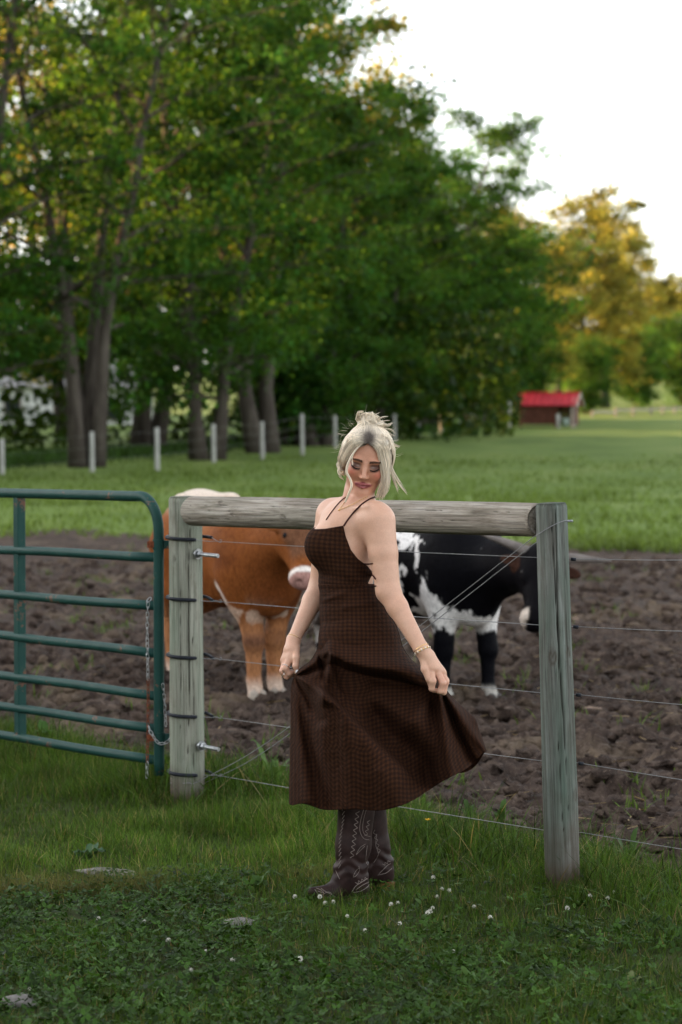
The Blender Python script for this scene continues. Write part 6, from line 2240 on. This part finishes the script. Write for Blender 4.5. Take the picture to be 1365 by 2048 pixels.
def make_boot(sh0, sh1, ank, heel, ball, toe, r):
    ang_ = np.asarray(ank); hl_ = np.asarray(heel)

    def f(p):
        p = p.astype(np.float32)
        d = s_cone(p, sh0, sh1, px(r[0]), px(r[1]))
        d = smin(d, s_cone(p, sh1, ank, px(r[1]), px(r[2])), 0.02)
        d = smin(d, s_cone(p, ank, heel, px(r[2]) * 0.95, px(r[3])), 0.03)
        d = smin(d, s_cone(p, ank + np.array([-0.005, 0, -0.03]), ball, px(r[2]) * 0.8, px(r[4])), 0.035)
        d = smin(d, s_cone(p, ball, toe, px(r[4]), px(r[5])), 0.02)
        wr = 0.0035 * np.sin((p[:, 2] - ang_[2]) * 150 + 2.5 * np.sin(p[:, 0] * 60)) * np.exp(-((p[:, 2] - ang_[2] - 0.025) / 0.035) ** 2)
        d = d + wr
        top = p[:, 2] - (sh0[2] - 0.004)
        return smax(d, top, 0.006)
    return f


bootA = make_boot(q(715, 1600, -0.05), q(707, 1690, -0.05), q(702, 1742, -0.045), q(718, 1778, -0.045), q(664, 1786, -0.065), q(624, 1783, -0.085), (38, 34, 31, 22, 17.5, 9))
bootB = make_boot(q(736, 1600, 0.13), q(746, 1690, 0.145), q(756, 1728, 0.15), q(768, 1752, 0.155), q(716, 1768, 0.26), q(684, 1768, 0.34), (36, 33, 29, 21, 17, 9))


def boot_obj(f, lo, hi, heel, ball, toe, hz_, stitches):
    V, F = polymesh_sdf(f, tuple(lo), tuple(hi), 0.0036)
    bo = obj("boot", V, F, m_boot, person)
    # sole: slab under the foot outline, and a slanted stacked heel
    fw = (toe - heel) * np.array([1, 1, 0]); L = np.linalg.norm(fw); fw /= L; sd = np.array([-fw[1], fw[0], 0])
    def sole(p):
        p = p.astype(np.float32)
        w = p - heel.astype(np.float32)
        a = w @ fw.astype(np.float32); s_ = w @ sd.astype(np.float32)
        half = np.interp(a, [-0.045, -0.02, 0.05, 0.11, 0.16, L + 0.012], [0.012, 0.034, 0.028, 0.037, 0.027, 0.004])
        zb = np.interp(a, [-0.05, 0.03, 0.085, 0.15, L + 0.02], [hz_[0], hz_[0] - 0.004, hz_[1], hz_[1], hz_[1] + 0.008])
        return smax(np.maximum(np.abs(s_) - half, np.abs(a - L / 2 + 0.014) - (L / 2 + 0.030)), np.abs(p[:, 2] - zb) - 0.0045, 0.004)
    lo2 = np.minimum(heel, toe) - 0.08; hi2 = np.maximum(heel, toe) + 0.08
    V, F = polymesh_sdf(sole, tuple(lo2), tuple(hi2), 0.004, False); obj("sole", V, F, m_sole, bo)
    def hee(p):
        p = p.astype(np.float32)
        w = p - heel.astype(np.float32)
        a = w @ fw.astype(np.float32); s_ = w @ sd.astype(np.float32)
        t_ = (hz_[0] - p[:, 2])
        return smax(smax(np.abs(a - 0.004 + 0.0) - (0.041 - 0.15 * t_), np.abs(s_) - (0.035 - 0.12 * t_), 0.012), np.abs(t_ - 0.020) - 0.020, 0.004)
    V, F = polymesh_sdf(hee, tuple(heel - 0.09), tuple(heel + 0.09), 0.004, False); obj("heel", V, F, m_sole, bo)
    parts = []
    for st, r_ in stitches:
        st = np.array(st, float)
        g = resample(st, max(8, len(st) * 5))
        parts.append(tube(proj(f, g[:, 0], g[:, 1], -0.4, 0.0004), r_, 5))
    if parts:
        V, F = merge(parts); obj("stitching", V, F, m_stitch, bo)
    return bo


def zig(x0, y0, x1, y1, n, amp):
    t = np.linspace(0, 1, n)
    nx_, ny_ = -(y1 - y0), (x1 - x0); l = math.hypot(nx_, ny_); nx_ /= l; ny_ /= l
    s_ = np.where(np.arange(n) % 2, amp, -amp)
    return [(x0 + (x1 - x0) * a + nx_ * s2, y0 + (y1 - y0) * a + ny_ * s2) for a, s2 in zip(t, s_)]


def zz(*a):      # straight zigzag: duplicate points keep corners tight
    z = zig(*a); o = []
    for k in range(len(z) - 1):
        o += [z[k], ((z[k][0] + z[k + 1][0]) / 2, (z[k][1] + z[k + 1][1]) / 2)]
    return o + [z[-1]]


w1, w2 = 0.0010, 0.0008
stA = []
for k in range(15):      # laced piping: short slanted dashes down the front edge
    y_ = 1618 + k * 8.2; x_ = 687 - 0.075 * (y_ - 1618) + 1.5 * math.sin(k * 0.6)
    stA.append(([(x_ - 2.2, y_ + 3.6), (x_, y_), (x_ + 2.2, y_ - 3.6)], 0.0013))
stA += [([(672, 1741), (676, 1750), (680, 1758)], w1),
        (zz(716, 1622, 704, 1716, 18, 3.4), w1), (zz(738, 1640, 732, 1672, 8, 2.6), w2),
        ([(728, 1618), (722, 1640), (720, 1660), (727, 1676), (739, 1680)], w2), ([(733, 1619), (727, 1642), (726, 1660), (731, 1670), (741, 1673)], w2),
        ([(731, 1688), (720, 1696), (713, 1709), (718, 1704), (730, 1692)], w2), ([(735, 1691), (733, 1708), (732, 1722), (736, 1730)], w2),
        ([(707, 1752), (712, 1742), (718, 1736)], w2), ([(718, 1732), (719, 1742), (712, 1752), (707, 1754)], w2),
        ([(704, 1784), (712, 1772), (724, 1764), (735, 1757)], 0.0012), ([(706, 1785), (722, 1782), (735, 1774), (739, 1768)], 0.0012), ([(712, 1780), (724, 1771), (738, 1764)], 0.0010),
        (zz(712, 1767, 735, 1756, 8, 2.6), 0.0010),
        ([(633, 1776), (642, 1780), (648, 1786), (636, 1782)], w1), ([(642, 1776), (650, 1782), (662, 1788), (672, 1794)], w1), ([(644, 1790), (656, 1784), (664, 1788), (655, 1794)], w1), ([(630, 1779), (636, 1787), (640, 1795)], w1)]
toeA = q(624, 1783, -0.085)
boot_obj(bootA, q(600, 1812, -0.25), q(760, 1596, 0.1), q(718, 1790, -0.045), q(664, 1790, -0.065), toeA, (q(0, 1793)[2], q(0, 1803)[2]), stA)
stB = [([(754, 1668), (752, 1690), (757, 1708), (748, 1726)], w2), (zz(748, 1660, 760, 1706, 10, 2.4), w2),
       ([(758, 1748), (768, 1738), (776, 1730), (782, 1727)], 0.0011), ([(756, 1750), (772, 1746), (784, 1737)], 0.0011), (zz(766, 1730, 780, 1722, 6, 2.4), 0.0010)]
boot_obj(bootB, q(640, 1800, -0.02), q(800, 1596, 0.42), q(766, 1762, 0.155), q(716, 1772, 0.26), q(688, 1770, 0.33), (q(0, 1763, 0.15)[2], q(0, 1772, 0.25)[2]), stB)

# ================================================================ jewellery
m_gold = simple("gold", (0.80, 0.52, 0.24), 0.25, 1.0, 0.1)
m_silver = simple("silver", (0.75, 0.74, 0.72), 0.2, 1.0, 0.1)
m_nail = simple("white_nail_varnish", (0.78, 0.78, 0.78), 0.25, 0, 0.03)
m_pearl = simple("pale_beads", (0.70, 0.58, 0.48), 0.3)


def ring_on(c, axis, R, r, name, m, n=40, beads=0, par=None, squash=1.0):
    axis = np.asarray(axis, float); axis /= np.linalg.norm(axis)
    u = np.cross(axis, [0, 1.0, 0]); u /= np.linalg.norm(u); w = np.cross(axis, u)
    a = np.linspace(0, 2 * math.pi, n, endpoint=False)
    pts = c + R * (np.cos(a)[:, None] * u + np.sin(a)[:, None] * w * squash)
    rr_ = r * (1 + (0.45 * (np.arange(n) % 2) if beads else 0))
    V, F = tube(pts, rr_, 8, closed=True)
    return obj(name, V, F, m, par or person), pts


axL = wrL - elL; axR = wrR - elR
ring_on(wrL + axL * -0.005, axL + np.array([0, 0, 0.02]), px(15.6), 0.0016, "bracelet", m_gold, 60, 1)
b2, bp = ring_on(wrL + axL * 0.035, axL + np.array([0.0, 0, -0.02]), px(15.8), 0.0022, "bracelet", m_gold, 48, 1)
for k in range(0, 48, 4):
    v_, f_ = blob(2, 8, 6, 0.05); obj("bead", v_ * np.array([0.0042, 0.0042, 0.0042]) + bp[k], f_, m_pearl, b2)
ring_on(wrR + axR * -0.02, axR, px(14.6), 0.0012, "bracelet", m_gold, 64, 1)
# necklace lies on the chest, small pendant
nk = proj(bs, *resample(np.array([[692, 1003], [684, 1013], [680, 1019], [690, 1016], [706, 1009], [722, 1000], [736, 993]], float), 40).T, lift=0.0012)
V, F = tube(nk, 0.0010 * (1 + 0.5 * (np.arange(40) % 2)), 6); nko = obj("necklace", V, F, m_gold, person)
v_, f_ = blob(1, 10, 8, 0.0); obj("pendant", v_ * 0.0038 + proj(bs, [679], [1021], lift=0.002)[0], f_, m_gold, nko)
# rings on the right hand, nails
ring_on(q(573, 1333, -0.031), np.array([-0.5, -0.4, -0.75]), px(7.6), 0.0014, "finger_ring", m_silver, 24)
ring_on(q(569, 1347, -0.020), np.array([0.75, 0, -0.5]), px(6.9), 0.0010, "finger_ring", m_silver, 24)
V, F = blob(5, 14, 10, 0.0)
obj("thumb_nail", (V * np.array([0.0056, 0.003, 0.0105])) @ np.array([[1, 0, 0.1], [0, 1, 0], [-0.1, 0, 1]]) + q(594.5, 1344, -0.0475), F, m_nail, person)
# earring among the curls
obj("earring", V * 0.003 + q(684, 944, -0.03), F, m_gold, person)
# ================================================================ small things in the grass
m_petal = simple("white_clover_petals", (0.62, 0.60, 0.54), 0.7, 0, 0.15, 200)
m_stem = simple("green_stem", (0.06, 0.11, 0.03), 0.7)
m_butter = simple("yellow_petals", (0.75, 0.42, 0.02), 0.45)
rng = np.random.default_rng(31)
# flower head: ball of small upright florets
fl = []
for k in range(46):
    a = k * 2.399; z = 1 - 1.5 * (k + 0.5) / 46; r = math.sqrt(max(0, 1 - z * z))
    d = np.array([r * math.cos(a), r * math.sin(a), z])
    e = np.cross(d, [0.3, 0.2, 1.0]); e /= np.linalg.norm(e)
    c0 = d * 0.35; c1 = d * 1.0 + np.array([0, 0, 0.12])
    fl.append((np.array([c0, (c0 + c1) / 2 + e * 0.17, c1, (c0 + c1) / 2 - e * 0.17]), np.array([[0, 1, 2, 3]])))
V, F = merge(fl)
me_head = raw_mesh("flower_head", V * 0.0085, F, smooth=False); me_head.materials.append(m_petal)
V, F = tube([(0, 0, -0.06), (0.002, 0.001, -0.03), (0, 0, 0.0)], 0.0009, 5)
me_stem = raw_mesh("stem", V, F); me_stem.materials.append(m_stem)
spots = [(868, 1765), (885, 1795), (899, 1796), (875, 1810), (867, 1832), (862, 1840), (951, 1831), (983, 1851), (801, 1862), (857, 1843), (882, 1886), (908, 1915), (1231, 1799), (1183, 1807), (1219, 1811),
         (1138, 1835), (640, 1810), (667, 1820), (651, 1823), (695, 1848), (797, 1822), (783, 1824), (732, 1879), (380, 1956), (464, 1935), (410, 1918), (335, 1897), (287, 1858), (194, 1848), (600, 1930), (55, 1998), (590, 1809)]
for (a, b_) in spots:
    Y = CAM[2] * FPX / (b_ - 860.0) * 0.985
    X = (a - 682.5) / FPX * Y
    g = float(ground_z(X, Y)); top = float(P(a, b_, Y)[2])
    o = empty("clover_flower", (X, Y, max(top, g + 0.035)), "white clover flower head among the near lawn", "flower", "white clover flowers in the lawn")
    s_ = rng.uniform(0.8, 1.25); o.scale = (s_, s_, s_); o.rotation_euler = (rng.normal(0, 0.3), rng.normal(0, 0.3), rng.uniform(0, 6))
    link("flower_head", me_head, None, o); link("stem", me_stem, None, o)
# one buttercup by the fence
c0 = P(856, 1641, 9.35)
bc = empty("buttercup", c0, "single small yellow flower in the long grass right of the boots", "flower")
for k in range(5):
    a = k * 2 * math.pi / 5; d = np.array([math.cos(a), math.sin(a), 0.55]); s2 = np.array([-math.sin(a), math.cos(a), 0])
    V = np.array([c0, c0 + (d * 0.7 + s2 * 0.5) * 0.011, c0 + d * 0.013, c0 + (d * 0.7 - s2 * 0.5) * 0.011])
    obj("petal", V, np.array([[0, 1, 2, 3]]), m_butter, bc)
V, F = tube([c0, c0 - np.array([0.003, 0, 0.08]), c0 - np.array([0, 0, 0.17])], 0.0011, 5); obj("stem", V, F, m_stem, bc)

# flat stones
m_stone = simple("pale_stone", (0.19, 0.175, 0.165), 0.85, 0, 0.35, 40, 0.5, 0.004)
for (a, b_, sx, sy, sz, lab) in ((475, 1862, 0.055, 0.05, 0.018, "pale flat stone in the clover below the woman's boots"), (205, 1752, 0.09, 0.05, 0.015, "low grey stone in the bare patch of lawn at left"),
                                (240, 1755, 0.06, 0.04, 0.014, "small grey stone beside the bare-patch stone at left"), (35, 2022, 0.05, 0.04, 0.02, "small pale stone in the bottom left corner")):
    Y = CAM[2] * FPX / (b_ - 860.0); X = (a - 682.5) / FPX * Y
    V, F = blob(int(a) % 50, 18, 11, 0.4)
    tag(obj("stone", V * np.array([sx, sy, sz]) + np.array([X, Y, float(ground_z(X, Y)) + 0.012]), F, m_stone, base=(X, Y, 0)), lab, "stone")
# pale lumps lying on the mud
m_lump = simple("pale_clay_lump", (0.24, 0.17, 0.13), 0.9, 0, 0.35, 25, 0.5, 0.01)
for (a, b_, s_, lab) in ((1188, 1412, 0.085, "pale flat clay slab on the mud right of the right post"), (1200, 1205, 0.09, "whitish lump on the mud right of the black cow's horn"), (1335, 1243, 0.08, "grey stone on the mud near the right picture edge"),
                         (1300, 1345, 0.13, "brown slab on the mud at right above the third wire"), (860, 1256, 0.06, "white stone on the mud below the black cow's belly"), (1148, 1230, 0.05, "small pale stone on the mud touching the right post"),
                         (1030, 1362, 0.07, "pale clod on the mud behind the black cow's hooves")):
    Y = CAM[2] * FPX / (b_ - 860.0); X = (a - 682.5) / FPX * Y
    V, F = blob(int(a) % 37, 16, 10, 0.55)
    tag(obj("clay_lump", V * np.array([s_, s_ * 0.8, s_ * 0.35]) + np.array([X, Y, float(ground_z(X, Y)) + s_ * 0.12]), F, m_lump, base=(X, Y, 0)), lab, "stone")

# leafy weeds: dock by the gate, thistle, seed-head grasses
m_weed = leaf_mat("weed_leaf", 0.3, 0.5, 0.25, 20.0, (1.15, 1.1, 0.5))


def leafy(name, c, n, L, W, label, colr, up=0.7, cat="weed", seedh=0, wav=0.15):
    rr = np.random.default_rng(int(abs(c[0]) * 1000) % 999)
    o = empty(name, c, label, cat)
    for k in range(n):
        a = k * 2.399 + rr.normal(0, 0.3); l = L * rr.uniform(0.6, 1.15); w = W * rr.uniform(0.7, 1.2); u = up * rr.uniform(0.6, 1.3)
        d = np.array([math.cos(a), math.sin(a), 0]); s2 = np.array([-math.sin(a), math.cos(a), 0])
        V = []
        for t in np.linspace(0, 1, 7):
            cc = np.asarray(c) + d * l * t * (1 - 0.25 * u) + np.array([0, 0, 1]) * l * u * (t - 0.55 * t * t) * 1.4
            ww = w * math.sin(math.pi * min(1, t ** 0.75 * 0.97 + 0.03)) * 0.5 + 0.001
            wob = wav * w * math.sin(t * 14 + k)
            V += [cc - s2 * ww + [0, 0, 0.25 * ww + wob], cc, cc + s2 * ww + [0, 0, 0.25 * ww - wob]]
        V = np.array(V); F = []
        for r_ in range(6):
            for cc in range(2): F.append([r_ * 3 + cc, r_ * 3 + cc + 1, r_ * 3 + 4 + cc, r_ * 3 + 3 + cc])
        C = np.tile(np.array(colr) * rr.uniform(0.7, 1.3), (len(V), 1))
        obj("leaf", V, np.array(F), m_weed, o, cols=C)
    for k in range(seedh):
        h = 0.42 * rr.uniform(0.7, 1.1); dx = rr.normal(0, 0.06, 2)
        tip = np.asarray(c) + np.array([dx[0], dx[1], h])
        stp = resample([np.asarray(c), np.asarray(c) + np.array([dx[0] * .3, dx[1] * .3, h * .5]), tip], 10)
        V, F = tube(stp, np.linspace(0.0022, 0.0008, 10), 5); st = obj("stem", V, F, m_stem, o)
        fl_ = []
        for m_ in range(34):
            t = rr.uniform(0.6, 1.0); p0 = np.array([np.interp(t, np.linspace(0, 1, 10), stp[:, a_]) for a_ in range(3)])
            d = rr.normal(0, 1, 3) * np.array([1, 1, 0.6]); d /= np.linalg.norm(d); e = np.cross(d, [0, 0.3, 1]); e /= np.linalg.norm(e)
            ln = rr.uniform(0.006, 0.018) * (1.3 - t) * 2
            p1 = p0 + d * ln
            fl_.append((np.array([p1 - d * .004, p1 + e * .003, p1 + d * .005, p1 - e * .003]), np.array([[0, 1, 2, 3]])))
        V, F = merge(fl_); obj("seed_head", V, F, m_weed, st, cols=np.tile(np.array([0.11, 0.13, 0.05]), (len(V), 1)))
    return o


def gp2(a, b_):
    Y = CAM[2] * FPX / (b_ - 860.0); X = (a - 682.5) / FPX * Y
    return np.array([X, Y, float(ground_z(X, Y))])


leafy("dock_plant", gp2(88, 1500), 7, 0.13, 0.055, "broad-leaved dock plant growing under the green gate", (0.06, 0.13, 0.03), 1.3)
leafy("dock_plant", gp2(170, 1725), 6, 0.10, 0.06, "bluish leafy weed in the lawn at left", (0.05, 0.10, 0.05), 0.8)
leafy("dock_plant", gp2(940, 1640), 7, 0.11, 0.024, "grey-green leafy weed below the skirt's right corner", (0.05, 0.095, 0.025), 1.4)
leafy("dock_plant", gp2(1005, 1660), 8, 0.10, 0.024, "leafy weed at the lowest wire left of the right post", (0.05, 0.095, 0.025), 1.3)
leafy("dock_plant", gp2(1262, 1735), 9, 0.12, 0.022, "leafy weed in the long grass right of the right post", (0.05, 0.095, 0.025), 1.5)
leafy("dock_plant", gp2(515, 1790), 8, 0.08, 0.035, "bright serrated weed tuft in the lawn left of the boots", (0.05, 0.095, 0.025), 1.2)
leafy("dock_plant", gp2(395, 1965), 6, 0.06, 0.035, "pale broad leaf weed low in the clover at lower left", (0.09, 0.14, 0.05), 0.7)
leafy("dock_plant", gp2(1155, 1905), 6, 0.055, 0.026, "yellow-green broad leaf weed in the clover at lower right", (0.13, 0.18, 0.04), 1.1)
leafy("dock_plant", gp2(1265, 1985), 5, 0.055, 0.022, "pale wilted leaf weed in the bottom right clover", (0.10, 0.12, 0.05), 1.0)
leafy("seeding_weed", gp2(425, 1560), 6, 0.14, 0.02, "tall seeding weed right of the gate post", (0.07, 0.13, 0.035), 1.2, seedh=4)
leafy("seeding_weed", gp2(845, 1600), 5, 0.14, 0.02, "tall seeding weed behind the woman's left wrist", (0.07, 0.13, 0.035), 1.2, seedh=0)
leafy("seeding_weed", gp2(545, 1600), 7, 0.20, 0.03, "tall pale weed by the wires left of the skirt", (0.08, 0.14, 0.04), 1.6, seedh=2)
